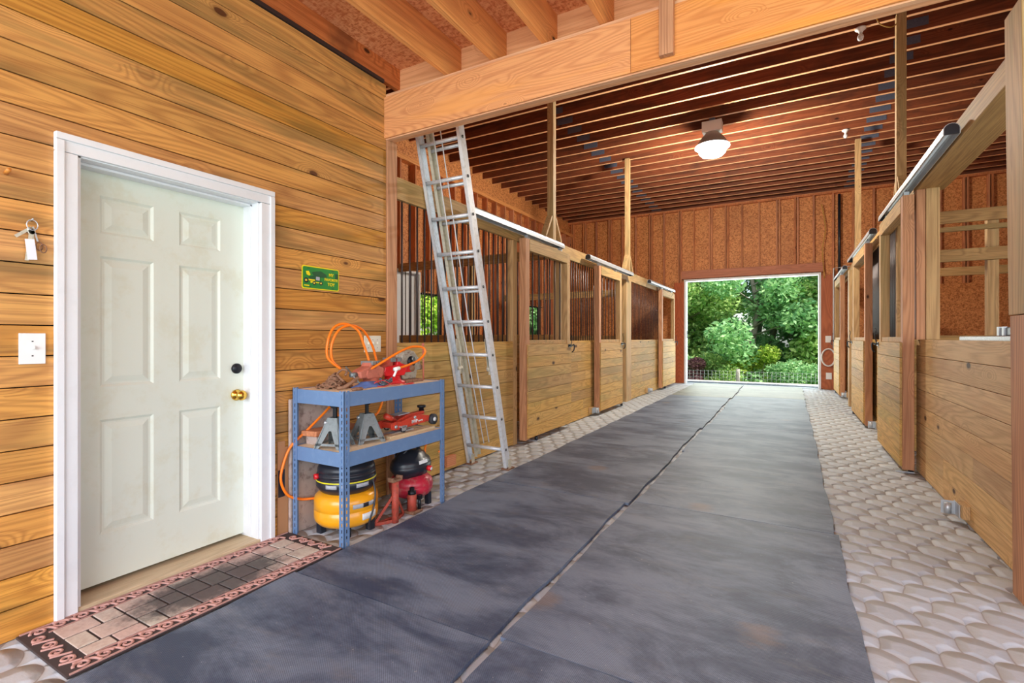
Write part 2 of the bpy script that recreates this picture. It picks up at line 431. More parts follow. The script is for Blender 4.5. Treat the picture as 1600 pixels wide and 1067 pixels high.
def rubber_mat(name, base, dust, rough, dots=True, marks=True):
    s = NT(name); co, isl, raw = s.coords(False)
    n1 = s.noise(s.vmath('MULTIPLY', co, (.8, 1.5, 1)), 2.0, 6, .68, .3); n2 = s.noise(s.vmath('MULTIPLY', co, (1, 2.6, 1)), 4, 6, .75); n3 = s.noise(co, 40, 3, .7)
    c = s.mix(s.step(n1, .36, .64), base, dust); c = s.mix(s.step(n2, .5, .78, 0, .5), c, srgb(128, 128, 130)); c = s.mix(s.step(n3, .69, .75, 0, .8), c, srgb(190, 190, 190))
    if marks:
        v = s.n('TexVoronoi', feature='F1'); s.l(s.vmath('MULTIPLY', co, (1, 1, 0)), v.inputs['Vector']); v.inputs['Scale'].default_value = 1.1
        q = s.math('ADD', v.outputs['Distance'], s.math('MULTIPLY', n2, .25)); c = s.mix(s.step(q, .26, .18, 0, .55), c, srgb(140, 116, 100))
    sp = s.n('SeparateXYZ'); s.l(raw, sp.inputs[0]); k = 2 * PI / .0095
    dd = s.math('MULTIPLY', s.math('SINE', s.math('MULTIPLY', sp.outputs[0], k)), s.math('SINE', s.math('MULTIPLY', sp.outputs[1], k)))
    c = s.mix(s.step(dd, .1, -.35, 0, .55), c, srgb(34, 38, 46))
    s.bump(s.math('ADD', dd, s.math('MULTIPLY', n1, 2)), .35, .0015)
    return s.done(c, rough)


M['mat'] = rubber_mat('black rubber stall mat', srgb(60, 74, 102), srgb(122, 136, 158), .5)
M['mat_pale'] = rubber_mat('pale rubber mat', srgb(124, 128, 112), srgb(158, 160, 144), .5)  # paler, greener colour for the far-end mats


def leaf_mat(name, a, b):
    s = NT(name); isl = s.n('NewGeometry').outputs['Random Per Island']; ob = s.n('ObjectInfo').outputs['Random']
    c = s.mix(isl, a, b); hs = s.n('HueSaturation'); s.l(c, hs.inputs['Color']); s.l(s.math('MULTIPLY_ADD', ob, .3, .85), hs.inputs['Value'])
    s.done(hs.outputs[0], .55); tr = s.n('BsdfTranslucent'); s.l(hs.outputs[0], tr.inputs[0]); mx = s.n('MixShader'); mx.inputs[0].default_value = .4
    s.l(s.b.outputs[0], mx.inputs[1]); s.l(tr.outputs[0], mx.inputs[2]); s.l(mx.outputs[0], s.t.nodes['Material Output'].inputs[0]); return s.mat


M['leaf'] = leaf_mat('green leaves', srgb(112, 166, 84), srgb(200, 226, 136))
M['leaf_b'] = leaf_mat('blue green leaves', srgb(96, 154, 98), srgb(176, 216, 148))
M['leaf_y'] = leaf_mat('yellow green leaves', srgb(120, 170, 50), srgb(206, 224, 96))
M['leaf_p'] = leaf_mat('purple leaves', srgb(120, 72, 84), srgb(160, 120, 120))
M['bark'] = plain('bark', srgb(130, 124, 110), .9, 0, .3, 9, .8)
M['grass'] = plain('rough grass ground', srgb(96, 128, 62), .95, 0, .3, 3, .5)
M['gravel'] = plain('pale gravel', srgb(214, 206, 196), .9, 0, .12, 40, .5)
M['fence_wood'] = plain('weathered fence post', srgb(150, 146, 134), .85, 0, .15, 10)
M['fence_wire'] = plain('fence wire', srgb(150, 158, 156), .5, .4)
s = NT('window glass'); s.b.inputs['Transmission Weight'].default_value = 1; s.b.inputs['IOR'].default_value = 1.05; M['glass'] = s.done((1, 1, 1, 1), .02)

# ---------------------------------------------------------------- the setting
XL, XR = -2.8, 1.03
YE = 14.3
CZ = 4.8
XOL, XOR = -6.0, 4.3

o = struct(MB().box(-6.1, 4.4, -3.2, YE + .9, -.2, 0).build('floor', M['floor']))


def plank_wall(mb, axis, c0, c1, t, a0, a1, z0, z1, pitch, gap=.004, holes=(), joints=True, rnd=R):
    """boards running along axis; c0/c1 the two faces in the other horizontal axis; holes are (a0,a1,z0,z1)"""
    z = z0
    while z < z1 - .01:
        zt = min(z + pitch, z1)
        segs = [(a0, a1)]
        for h in holes:
            if z < h[3] - .02 and zt > h[2] + .02:
                ns = []
                for s0, s1 in segs:
                    if h[0] > s0: ns.append((s0, min(s1, h[0])))
                    if h[1] < s1: ns.append((max(s0, h[1]), s1))
                segs = [q for q in ns if q[1] - q[0] > .01]
        for s0, s1 in segs:
            cuts = [s0]
            if joints and s1 - s0 > 1.6 and rnd.random() < .55: cuts.append(s0 + (s1 - s0) * rnd.uniform(.25, .75))
            cuts.append(s1)
            for q0, q1 in zip(cuts, cuts[1:]):
                q1b = q1 - (.002 if q1 != s1 else 0)
                if axis == 'Y': mb.box(c0, c1, q0, q1b, z + gap / 2, zt - gap / 2)
                else: mb.box(q0, q1b, c0, c1, z + gap / 2, zt - gap / 2)
        z = zt
    return mb


# wall_left with the white door opening
mb = MB(); plank_wall(mb, 'Y', XL - .022, XL, 0, -3.0, 2.93, 0, 3.26, .1304, .005, [(.95, 1.89, 0, 2.1)], joints=False)
mb.cur = 1; mb.box(XL - .2, XL - .024, -3.0, .93, 0, 3.26); mb.box(XL - .2, XL - .024, 1.91, 2.93, 0, 3.26); mb.box(XL - .2, XL - .024, .93, 1.91, 2.12, 3.26)
wl = struct(mb.build('wall_left', [M['wall_pine'], M['dark_gap']], bevel=.0015, seg=1))

struct(MB().box(-3.25, -3.2, -3.0, 2.93, -.1, 3.26).build('wall_left_outer', M['deck']))
# white six panel door in its casing
d1 = bpy.data.objects.new('door_1', None); col.objects.link(d1); d1.location = (XL, 1.42, 0); struct(d1)
tag(d1, 'white six panel entry door with white casing in the golden board wall')
mb = MB()
for a, b in ((.895, .975), (1.855, 1.94)):
    mb.box(XL, XL + .02, a, b, .005, 2.068); c = a if a < 1 else b - .03; mb.box(XL + .02, XL + .03, c, c + .03, .005, 2.118)
mb.box(XL, XL + .02, .895, 1.94, 2.07, 2.15); mb.box(XL + .02, XL + .03, .895, 1.94, 2.12, 2.15)
mb.build('casing', M['white_trim'], d1, bevel=.003)
mb = MB().box(-2.98, XL + .001, .955, .99, .03, 2.1).box(-2.98, XL + .001, 1.845, 1.885, .03, 2.1).box(-2.98, XL + .001, .955, 1.885, 2.065, 2.1)
mb.build('jamb', M['white_trim'], d1)
MB().box(-2.99, XL + .012, .975, 1.855, .0, .035).build('threshold', M['sill_y'], d1, bevel=.004)
LX = -2.93
mb = MB(); mb.box(LX - .045, LX - .012, .992, 1.843, .055, 2.062)
ys = [.992, 1.11, 1.345, 1.47, 1.695, 1.843]; zs = [.055, .29, .85, 1.01, 1.65, 1.76, 1.945, 2.062]
for j in range(7):
    for i in range(5):
        y0, y1, z0, z1 = ys[i], ys[i + 1], zs[j], zs[j + 1]
        panel = i in (1, 3) and j in (1, 3, 5)
        if not panel: mb.add([(LX, y0, z0), (LX, y1, z0), (LX, y1, z1), (LX, y0, z1)], [(0, 1, 2, 3)])
        else:
            rings = [(0, 0), (.012, -.009), (.022, -.009), (.05, -.001), (.052, -.001)]
            for (i0, h0), (i1, h1) in zip(rings, rings[1:]):
                q = [(y0, z0, 1, 1), (y1, z0, -1, 1), (y1, z1, -1, -1), (y0, z1, 1, -1)]
                for k in range(4):
                    A, B = q[k], q[(k + 1) % 4]
                    mb.add([(LX + h0, A[0] + A[2] * i0, A[1] + A[3] * i0), (LX + h0, B[0] + B[2] * i0, B[1] + B[3] * i0), (LX + h1, B[0] + B[2] * i1, B[1] + B[3] * i1), (LX + h1, A[0] + A[2] * i1, A[1] + A[3] * i1)], [(0, 1, 2, 3)])
            e = .052; mb.add([(LX - .001, y0 + e, z0 + e), (LX - .001, y1 - e, z0 + e), (LX - .001, y1 - e, z1 - e), (LX - .001, y0 + e, z1 - e)], [(0, 1, 2, 3)])
leaf = mb.build('door_leaf', M['door_white'], d1)
ky = 1.79
MB().lathe([(.0, 0), (.033, .001), (.034, .008), (.02, .014), (.012, .02), (.012, .035), (.024, .042), (.031, .055), (.028, .068), (.012, .074), (0, .075)], (LX, ky, .905), 'X').build('door_knob', M['brass'], leaf)
MB().lathe([(.0, 0), (.031, .001), (.031, .01), (.024, .02), (.01, .022), (0, .022)], (LX, ky, 1.065), 'X').build('deadbolt', M['black_metal'], leaf)
MB().box(LX, XL - .06, 1.836, 1.848, .05, 2.06).box(LX, XL - .06, .988, 1.0, .05, 2.06).box(LX, XL - .06, .99, 1.845, 2.052, 2.064).build('door_stop', M['white_trim'], d1)

# foreground ceiling deck, rims, joists
struct(MB().box(-3.1, 4.3, -3.2, 3.16, 3.46, 3.49).build('ceiling', M['osb_light']))
o = MB().box(XL - .05, XL - .008, -3.1, 3.1, 3.29, 3.46).build('rim_board', M['red_y']); tag(o, 'orange rim board with black water streaks above the golden board wall', 'board')
o = MB().box(XL - .1, XL + .012, -3.1, 2.9, 3.262, 3.288).build('top_plate_strip', M['bar_dark']); tag(o, 'dark steel strip running along the top of the golden board wall', 'strip')
o = MB().box(-2.84, 4.0, 3.10, 3.14, 3.185, 3.46).build('blocking_board', M['block_x']); tag(o, 'peach coloured blocking board behind the joist ends above the big beam', 'board')
i = 0; x = -2.21
while x < 3.6:
    o = MB().box(x - .02, x + .02, -3.0, 3.10, 3.19, 3.46).build('ceiling_joist', M['joist_y'], bevel=.003, seg=1)
    tag(o, 'orange lumber ceiling joist over the entry, %s from the golden board wall' % ORD[i], 'joist', 'ceiling joists over the entry'); i += 1; x += .4

# the big beam
bt = thing('header_beam', 'big plywood faced beam spanning the entry over the ladder', 'beam', (-.9, 2.96, 2.83))
MB().box(-2.84, -.83, 2.91, 2.925, 2.83, 3.155).box(-.828, 1.2, 2.91, 2.925, 2.83, 3.155).box(1.202, 3.9, 2.91, 2.925, 2.83, 3.155).build('face_panel', M['beam_x'], bt, bevel=.002)
MB().box(-2.84, 3.9, 2.926, 2.965, 2.822, 3.15).box(-2.84, 3.9, 2.967, 3.02, 2.83, 3.15).build('core_board', M['block_x'], bt, bevel=.003)
MB().box(-2.84, 3.9, 2.93, 3.06, 3.151, 3.187).build('top_plate', M['block_x'], bt, bevel=.003)
o = MB().box(-.655, -.575, 2.868, 2.908, 2.86, 3.188).build('nailed_cleat', M['red_z'], bevel=.003); tag(o, 'short upright board nailed to the face of the big beam', 'board')
o = MB().box(XL - .1, XL + .012, 2.935, 3.045, 0, 2.828).build('corner_post', M['red_z'], bevel=.004); tag(o, 'peach coloured corner post under the left end of the big beam', 'post')

# right front support post
pt = thing('support_post', 'tall squared post beside the right stall wall, nearest the camera on the right', 'post', (1.01, 3.17, 0))
MB().bar((1.0, 3.215, 1.362), (.985, 3.215, 2.82), .21, .13, (0, 1, 0)).build('upper_board', M['stall_z'], pt, bevel=.004)
MB().bar((1.01, 3.21, 0), (1.0, 3.21, 1.358), .20, .125, (0, 1, 0)).build('lower_board', M['red_z'], pt, bevel=.004)

# end wall
DL, DR, DH = -2.50, .60, 2.80
mb = MB(); mb.box(XOL, DL, YE, YE + .02, 0, CZ); mb.box(DR, XOR, YE, YE + .02, 0, CZ); mb.box(DL, DR, YE, YE + .02, DH, CZ)
we = struct(mb.build('wall_end', M['osb']))
mb = MB()
x = XOL + .1; st = []
while x < XOR:
    if not (DL - .05 < x < DR + .05): st.append((x, 0))
    else: st.append((x, 3.08))
    if R.random() < .35: st.append((x + .06, st[-1][1]))
    x += .4
for x, z in st: mb.box(x - .02, x + .02, YE - .09, YE - .002, max(z, 0.04), CZ)
mb.build('stud', M['stud_z'], we, bevel=.002, seg=1)
MB().box(XOL, XOR, YE - .1, YE - .001, CZ - .05, CZ + .02).box(XOL, DL - .1, YE - .1, YE - .001, 0, .04).box(DR + .1, XOR, YE - .1, YE - .001, 0, .04).build('plate', M['stud_z'], we)
MB().box(DL - .12, DR + .12, YE - .12, YE - .09, DH + .07, 3.09).build('door_header', M['header_red'], we, bevel=.003)
MB().box(XL - .02, DL - .03, YE - .11, YE - .092, .02, 2.78).box(DR + .03, 1.0, YE - .11, YE - .092, .02, 2.78).build('plywood_sheet', M['ply'], we)
MB().box(1.1, XOR, YE - .11, YE - .092, .02, 2.45).box(XOL, XL - .1, YE - .11, YE - .092, .02, 2.45).build('plywood_sheet', M['osb'], we)
d2 = struct(bpy.data.objects.new('door_2', None)); col.objects.link(d2); d2.location = (-.95, YE, 0); tag(d2, 'wide open doorway with white frame at the far end of the aisle')
mb = MB()
for a, b in ((DL - .05, DL), (DR, DR + .05)): mb.box(a, b, YE - .13, YE + .12, 0, DH + .05)
mb.box(DL, DR, YE - .13, YE + .12, DH, DH + .05); mb.build('frame', M['white_trim'], d2, bevel=.003)
MB().box(DL, DR, YE - .1, YE + .12, 0, .012).build('sill', M['galv'], d2)
MB().box(DL - .001, DL + .012, YE + .0, YE + .04, 1.25, 1.45).build('latch', M['black_metal'], d2)


def stud_wall(name, x, sgn, holes=()):
    """outer stall wall with studs standing inside"""
    mb = MB(); segs = [(2.8, YE, 0, CZ)]
    cuts = sorted(set([2.8, YE] + [h[0] for h in holes] + [h[1] for h in holes]))
    for a, b in zip(cuts, cuts[1:]):
        hh = [h for h in holes if h[0] <= a + 1e-6 and h[1] >= b - 1e-6]
        if hh:
            h = hh[0]
            if h[2] > 0: mb.box(x, x + sgn * .02, a, b, 0, h[2])
            mb.box(x, x + sgn * .02, a, b, h[3], CZ + .3)
        else: mb.box(x, x + sgn * .02, a, b, 0, CZ + .3)
    wo = struct(mb.build(name, M['osb']))
    mb = MB(); y = 2.9
    while y < YE:
        h = [h for h in holes if h[0] - .03 < y < h[1] + .03]
        if h: mb.box(x, x - sgn * .13, y - .02, y + .02, h[0][3] + .04, CZ - .44); (mb.box(x, x - sgn * .13, y - .02, y + .02, 0, h[0][2] - .04) if h[0][2] > .1 else None)
        else: mb.box(x, x - sgn * .13, y - .02, y + .02, 0, CZ - .44)
        y += .4
    mb.build('stud', M['stud_z'], wo, bevel=.002, seg=1)
    MB().box(x, x - sgn * .14, 2.8, YE, CZ - .44, CZ - .36).build('top_plate', M['joist_y'], wo)
    mb = MB(); plank_wall(mb, 'Y', x - sgn * .132, x - sgn * .155, 0, 2.8, YE - .1, 0, 1.2, .14, holes=[(h[0], h[1], h[2], h[3]) for h in holes])
    mb.build('lining_boards', M['stall_y'], wo)
    return wo


WIN = [(6.25, 7.0, .0, 2.42), (7.05, 7.8, 1.27, 2.08), (11.3, 12.1, 1.27, 2.08)]
stud_wall('wall_stall_left', XOL, -1, WIN)
stud_wall('wall_stall_right', XOR, 1, [])
for n, (a, b, z0, z1) in enumerate(WIN[1:], 1):
    wo = struct(bpy.data.objects.new('window_%d' % n, None)); col.objects.link(wo); wo.location = (XOL, (a + b) / 2, z0)
    mb = MB(); t = .018
    mb.box(XOL - .03, XOL + .02, a, a + t, z0, z1).box(XOL - .03, XOL + .02, b - t, b, z0, z1).box(XOL - .03, XOL + .14, a + t, b - t, z0, z0 + t).box(XOL - .03, XOL + .14, a + t, b - t, z1 - t, z1)
    mb.build('window_frame', M['dark_gap'], wo)
d3 = struct(bpy.data.objects.new('door_3', None)); col.objects.link(d3); d3.location = (XOL, 6.5, 0); tag(d3, 'narrow white outer door seen through the bars of the nearest left stall')
MB().box(XOL - .02, XOL + .05, 6.27, 6.97, .0, 2.4).build('door_leaf', M['white_trim'], d3, bevel=.004)
MB().box(XOL - .03, XOL + .15, 6.24, 6.27, 0, 2.44).box(XOL - .03, XOL + .15, 6.97, 7.0, 0, 2.44).box(XOL - .03, XOL + .15, 6.27, 6.97, 2.4, 2.44).build('casing', M['white_trim'], d3)
struct(MB().box(XOL - .1, XL - .2, 2.8, 2.84, 0, CZ).build('wall_left_stall_front', M['osb']))
struct(MB().box(XOR, XOR + .05, -3, 2.8, 3.0, 3.46).build('wall_right', M['osb']))
# wall above the entry beam closing the loft side
struct(MB().box(XOL, XOR, 3.145, 3.165, 3.46, CZ + .3).build('wall_loft', M['osb']))

# high ceiling deck and joists
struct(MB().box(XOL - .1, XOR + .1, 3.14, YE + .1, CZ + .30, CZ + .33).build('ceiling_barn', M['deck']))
y = YE - .1; ys_ = []
while y > 3.3: ys_.append(y); y -= .406
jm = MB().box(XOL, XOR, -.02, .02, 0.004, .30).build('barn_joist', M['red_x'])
jb = MB().box(XOL, XOR, -.021, .021, 0, .004).build('lit_underside', M['lit_under_x'], jm)  # thin strip paints the lit underside; joist sides are darkened in colour
glist = []
ys_.sort()
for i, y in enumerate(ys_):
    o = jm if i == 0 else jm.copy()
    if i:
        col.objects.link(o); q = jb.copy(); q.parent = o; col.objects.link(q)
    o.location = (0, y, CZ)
    tag(o, 'reddish brown high ceiling joist, %s back from the big beam' % ORD[i], 'joist', 'high ceiling joists')
    # toothed nail plates at the splices: two stepped rows
    for gx in (-3.3, 1.25):
        g = MB().box(gx + R.uniform(-.02, .02) - .13, gx + .13, y - .024, y - .0205, CZ + .05, CZ + .15).build('nail_plate', M['gusset'], o)

# ---------------------------------------------------------------- stalls


def bars(parent, axis, c, a0, a1, z0, z1, step=.1, r=.008, mat='bar_dark'):
    n = max(1, int(round((a1 - a0) / step))); st = (a1 - a0) / n
    for i in range(1, n):
        a = a0 + st * i; p = (c, a) if axis == 'Y' else (a, c)
        MB().tube([(p[0], p[1], z0), (p[0], p[1], z1)], r, 6).build('bar', M[mat], parent)


def stall_front(side, x, y0, y1, top, htop, label, withbars=True, step=.1, thick=.04, mat='stall_y'):
    s = -1 if side == 'left' else 1
    t = thing('stall_half_wall', label, 'stall panel', (x, (y0 + y1) / 2, 0))
    mb = MB(); plank_wall(mb, 'Y', x, x + s * thick, 0, y0, y1, 0.01, top, top / 8.0 - .0005, .004)
    mb.build('kick_boards', M[mat], t, bevel=.0015, seg=1)
    if withbars:
        MB().box(x + s * .005, x + s * .05, y0, y1, top, top + .03).build('bar_sill', M['stall_y'], t)
        bars(t, 'Y', x + s * .028, y0, y1, top + .03, htop, step)
    return t


def post(x0, x1, y0, y1, z0, z1, label, mat='stall_z', name='stall_post'):
    o = MB().box(x0, x1, y0, y1, z0, z1).build(name, M[mat], bevel=.004); return tag(o, label, 'post')


def header(x0, x1, y0, y1, z0, z1, label):
    o = MB().box(x0, x1, y0, y1, z0, z1).build('stall_header', M['stall_y'], bevel=.004); return tag(o, label, 'beam')


def hanger(x, y, z0, label):
    t = thing('ceiling_post', label, 'post', (x, y, z0))
    MB().box(x - .045, x + .045, y - .045, y + .045, z0, CZ + .02).build('shaft', M['stall_z'], t, bevel=.003)
    for sg in (-1, 1):
        MB().bar((x, y + sg * .25, z0 + .02), (x, y + sg * .06, z0 + .32), .08, .035, (1, 0, 0)).build('brace', M['stall_z'], t, bevel=.002)
    return t


def track(side, x, y0, y1, z, label):
    t = thing('door_track', label, 'sliding door track', (x, (y0 + y1) / 2, z)); s = 1 if side == 'left' else -1
    prof = [];
    for k in range(9):
        a = PI * (.0 + k / 8.0); prof.append((x + s * .045 * math.cos(a), z + .04 * math.sin(a)))
    prof += [(x - s * .045, z - .03), (x - s * .02, z - .035), (x - s * .02, z - .03), (x - s * .042, z - .026), (x - s * .04, z)]
    inner = [];
    for k in range(9):
        a = PI * (1 - k / 8.0); inner.append((x + s * .040 * math.cos(a), z + .035 * math.sin(a)))
    n = 9
    mb = MB(); mb.smooth = False
    outer = [(x + s * .045 * math.cos(PI * k / 8), z + .042 * math.sin(PI * k / 8)) for k in range(9)]
    inn = [(x + s * .040 * math.cos(PI * k / 8), z + .037 * math.sin(PI * k / 8)) for k in range(9)]
    outer = [(x + s * .045, z - .035)] + outer + [(x - s * .045, z - .035)]; inn = [(x + s * .040, z - .035)] + inn + [(x - s * .040, z - .035)]
    mb.prism(outer + inn[::-1], y0, y1, 'Y'); mb.build('track_cover', M['galv'], t)
    for yy in (y0, y1):
        MB().prism([(a, b) for a, b in inn], yy - .004, yy + .004, 'Y').build('end_cap', M['black_pl'], t)
    return t


def sliding_door(side, x, y0, y1, z0, z1, top, label, nbars=5, endmat='red_z', rollers=True, latch='far'):
    """x = aisle face; the leaf extends away from the aisle by .085"""
    s = -1 if side == 'left' else 1; T = .085 * s; sw = .1
    t = thing('sliding_stall_door', label, 'stall door', (x, (y0 + y1) / 2, z0))
    MB().box(x, x + T, y0, y0 + sw, z0, z1 + .0).build('stile', M[endmat], t, bevel=.004)
    MB().box(x, x + T, y1 - sw, y1, z0, z1).build('stile', M['stall_z'], t, bevel=.004)
    MB().box(x - .004 * s, x + T * .98, y0 + sw, y1 - sw, z1 - .14, z1 - .002).build('top_rail', M['stall_y'], t, bevel=.003)
    MB().box(x + T * .1, x + T * .9, y0 + sw, y1 - sw, top, top + .05).build('sill_rail', M['stall_x'], t, bevel=.003)
    mb = MB(); plank_wall(mb, 'Y', x - .018 * s, x + T * .6, 0, y0 + .035, y1 - .0, z0 + .02, top, (top - z0 - .02) / 8.0 + .0001, .004, joints=False)
    mb.build('plank_panel', M['stall_y'], t, bevel=.0015, seg=1)
    if nbars:
        a0, a1 = y0 + sw, y1 - sw
        for i in range(1, nbars + 1):
            a = a0 + (a1 - a0) * i / (nbars + 1); MB().tube([(x + T * .5, a, top + .05), (x + T * .5, a, z1 - .14)], .008, 6).build('bar', M['bar_dark'], t)
    if rollers:
        for yy in (y0 + .12, y1 - .25):
            MB().box(x + T * .5 - .02, x + T * .5 + .02, yy - .03, yy + .03, z1 - .001, z1 + .05).cyl((x + T * .5, yy, z1 - .0), (x + T * .5, yy, z1 + .075), .006, 8).build('roller_bracket', M['galv'], t)
    ly = y1 - .05 if latch == 'far' else y0 + .05
    lt = MB(); q = x - s * .02
    lt.box(q - s * .004, q + s * .004, ly - .06, ly + .06, top - .05, top - .01).tube([(q - s * .02, ly - .07, top - .03), (q - s * .02, ly + .07, top - .03)], .009, 8)
    lt.tube(smooth_path([(q - s * .02, ly + .02, top - .03), (q - s * .05, ly + .03, top - .02), (q - s * .05, ly + .02, top - .09), (q - s * .03, ly, top - .12)], 5), .008, 6)
    lt.tube(smooth_path([(q - s * .01, ly, top - .03), (q - s * .025, ly + .02, top + .06), (q - s * .015, ly + .01, top + .13), (q - s * .03, ly - .02, top + .16)], 5), .005, 6)
    lt.build('latch', M['black_metal'], t)
    return t


def stop_bracket(x, y, side, label):
    s = 1 if side == 'left' else -1
    t = thing('floor_stay_bracket', label, 'bracket', (x, y, 0))
    MB().box(x, x + s * .04, y - .1, y + .04, .05, .14).build('wood_block', M['stall_z'], t, bevel=.003)
    MB().box(x + s * .041, x + s * .046, y - .05, y + .08, .04, .13).box(x + s * .046, x + s * .12, y + .05, y + .055, .04, .13).cyl((x + s * .09, y + .02, .05), (x + s * .09, y + .02, .12), .02, 12).build('steel_roller', M['galv'], t)
    return t


def floor_guide(x, y, label):
    t = thing('door_floor_guide', label, 'door guide', (x, y, 0))
    MB().box(x - .07, x + .07, y - .06, y + .06, 0.002, .01).build('base_plate', M['galv'], t)
    MB().cyl((x + .045, y - .03, .01), (x + .045, y - .03, .055), .022, 12).build('guide_wheel', M['black_pl'], t)


# left side
ztL, zbL = 2.57, 2.39
header(XL - .045, XL - .002, 3.05, 8.3, zbL, ztL, 'long header board over the left stalls, nearer length behind the ladder')
header(XL - .045, XL - .002, 8.3, YE - .13, zbL, ztL, 'long header board over the left stalls, far length by the end wall')
stall_front('left', XL - .002, 3.05, 5.0, 1.18, zbL, 'boarded left stall front with dark bars behind the aluminium ladder')
post(XL - .1, XL - .004, 5.0, 5.1, 0, zbL, 'left stall post beside the nearest left sliding door')
post(XL - .1, XL - .004, 6.32, 6.52, 0, zbL, 'left stall post on the far side of the nearest left sliding door')
stall_front('left', XL - .002, 6.52, 8.15, 1.18, zbL, 'left stall front with closely spaced bars between two sliding doors', step=.095)
post(XL - .12, XL + .01, 9.5, 9.84, 0, zbL, 'thick doubled left stall post beyond the half open door')
stall_front('left', XL - .002, 9.84, 12.6, 1.18, zbL, 'farthest left stall front with closely spaced bars', step=.1)
post(XL - .1, XL - .004, 12.6, 12.7, 0, zbL, 'slim left stall post behind the farthest left sliding door')
sliding_door('left', -2.685, 5.09, 6.42, .05, 2.42, 1.175, 'closed sliding stall door beside the ladder, nearest on the left', 6)
sliding_door('left', -2.685, 7.62, 8.85, .05, 2.42, 1.175, 'half open sliding stall door, middle one on the left', 5)
sliding_door('left', -2.685, 12.1, 13.6, .05, 2.42, 1.175, 'farthest sliding stall door on the left with an unbarred opening', 0)
track('left', -2.715, 4.0, 6.2, 2.50, 'galvanized door track on the left header, nearest the ladder')
track('left', -2.715, 7.2, 9.6, 2.50, 'galvanized door track on the left header, middle one')
track('left', -2.715, 11.0, 13.6, 2.50, 'galvanized door track on the left header, farthest one')
hanger(XL - .03, 6.12, ztL, 'braced post from the left header up to the high ceiling, nearer one')
hanger(XL - .03, 9.72, ztL, 'braced post from the left header up to the high ceiling, farther one')
stop_bracket(XL, 7.55, 'left', 'galvanized roller bracket at the foot of the middle left door')
stop_bracket(XL, 11.1, 'left', 'galvanized roller bracket on the farthest left stall front')
o = MB().box(XL, XL + .04, 3.68, 3.82, .05, .15).build('wood_block', M['red_y'], bevel=.003); tag(o, 'small wood block fixed low on the left stall boards behind the ladder', 'block')
floor_guide(-2.74, 5.42, 'black wheel door guide on the floor under the nearest left door')
floor_guide(-2.74, 8.9, 'black wheel door guide on the floor past the middle left door')
floor_guide(-2.74, 12.5, 'black wheel door guide under the farthest left door')

# right side
header(XR - .03, XR + .19, 3.325, 5.85, 2.6, 2.745, 'wide header beam over the nearest right stall')
header(XR + .0, XR + .06, 5.86, YE - .13, 2.5, 2.68, 'long header board over the farther right stalls')
t = stall_front('right', XR, 3.325, 5.9, 1.235, 2.6, 'boarded half wall on the right nearest the camera', False, mat='stall_pale')
post(XR - .03, XR + .035, 5.73, 5.83, 1.236, 2.6, 'narrow upright board on the right half wall beside the nearest right door', 'red_z')
post(XR + .037, XR + .135, 5.72, 5.84, 1.236, 2.6, 'weathered wide upright with a big knot over the right half wall', 'stall_z')
post(XR + .0, XR + .1, 6.86, 6.96, 0, 2.5, 'right stall post behind the nearest right sliding door')
stall_front('right', XR, 6.96, 9.0, 1.2, 2.5, 'shaded right stall front with dark bars between two sliding doors', step=.06)
post(XR - .1, XR + .06, 10.86, 11.05, 0, 2.5, 'thick right stall post in front of the farthest right door')
stall_front('right', XR, 11.05, 12.6, 1.2, 2.5, 'farthest right stall front with dark bars', step=.1)
sliding_door('right', .9, 5.72, 7.1, .04, 2.56, 1.21, 'sliding stall door nearest on the right with thick edge toward the camera', 0)
sliding_door('right', .9, 8.35, 9.9, .04, 2.56, 1.21, 'middle sliding stall door on the right', 0)
sliding_door('right', .9, 12.3, 13.75, .04, 2.56, 1.21, 'farthest sliding stall door on the right by the end wall', 0)
track('right', .935, 4.3, 7.1, 2.64, 'galvanized door track on the right header, nearest the camera')
track('right', .935, 7.9, 10.7, 2.64, 'galvanized door track on the right header, middle one')
track('right', .935, 11.7, 13.9, 2.64, 'galvanized door track on the right header, farthest one')
hanger(XR + .03, 6.85, 2.69, 'dark braced post from the right header up to the ceiling, nearer one')
hanger(XR + .03, 10.8, 2.69, 'braced post from the right header up to the ceiling, farther one')
stop_bracket(XR, 4.4, 'right', 'galvanized roller bracket low on the nearest right half wall')
stop_bracket(XR, 8.1, 'right', 'galvanized roller bracket at the foot of the middle right door')
stop_bracket(XR, 12.1, 'right', 'galvanized roller bracket at the foot of the farthest right door')
floor_guide(.93, 5.85, 'dark wheel door guide on the floor under the nearest right door')
floor_guide(.86, 9.8, 'black wheel door guide on the floor by the middle right door')
floor_guide(.86, 13.4, 'black wheel door guide on the floor by the farthest right door')

# partitions between stalls


def partition(x0, x1, y, low, rails, posts, barsz, label):
    t = thing('stall_partition', label, 'partition', ((x0 + x1) / 2, y, 0))
    mb = MB(); plank_wall(mb, 'X', y - .02, y + .02, 0, x0, x1, 0.01, low, .145, .004); mb.build('low_boards', M['stall_x'], t, bevel=.0015, seg=1)
    for a, b in rails: MB().box(x0, x1, y - .045, y - .005, a, b).build('rail', M['stall_x'], t, bevel=.003)
    for p in posts: MB().box(p - .045, p + .045, y - .0, y + .09, 0, 2.6).build('post', M['stall_z'], t, bevel=.003)
    if barsz: bars(t, 'X', y + .0, x0, x1, low, barsz, .12)
    return t


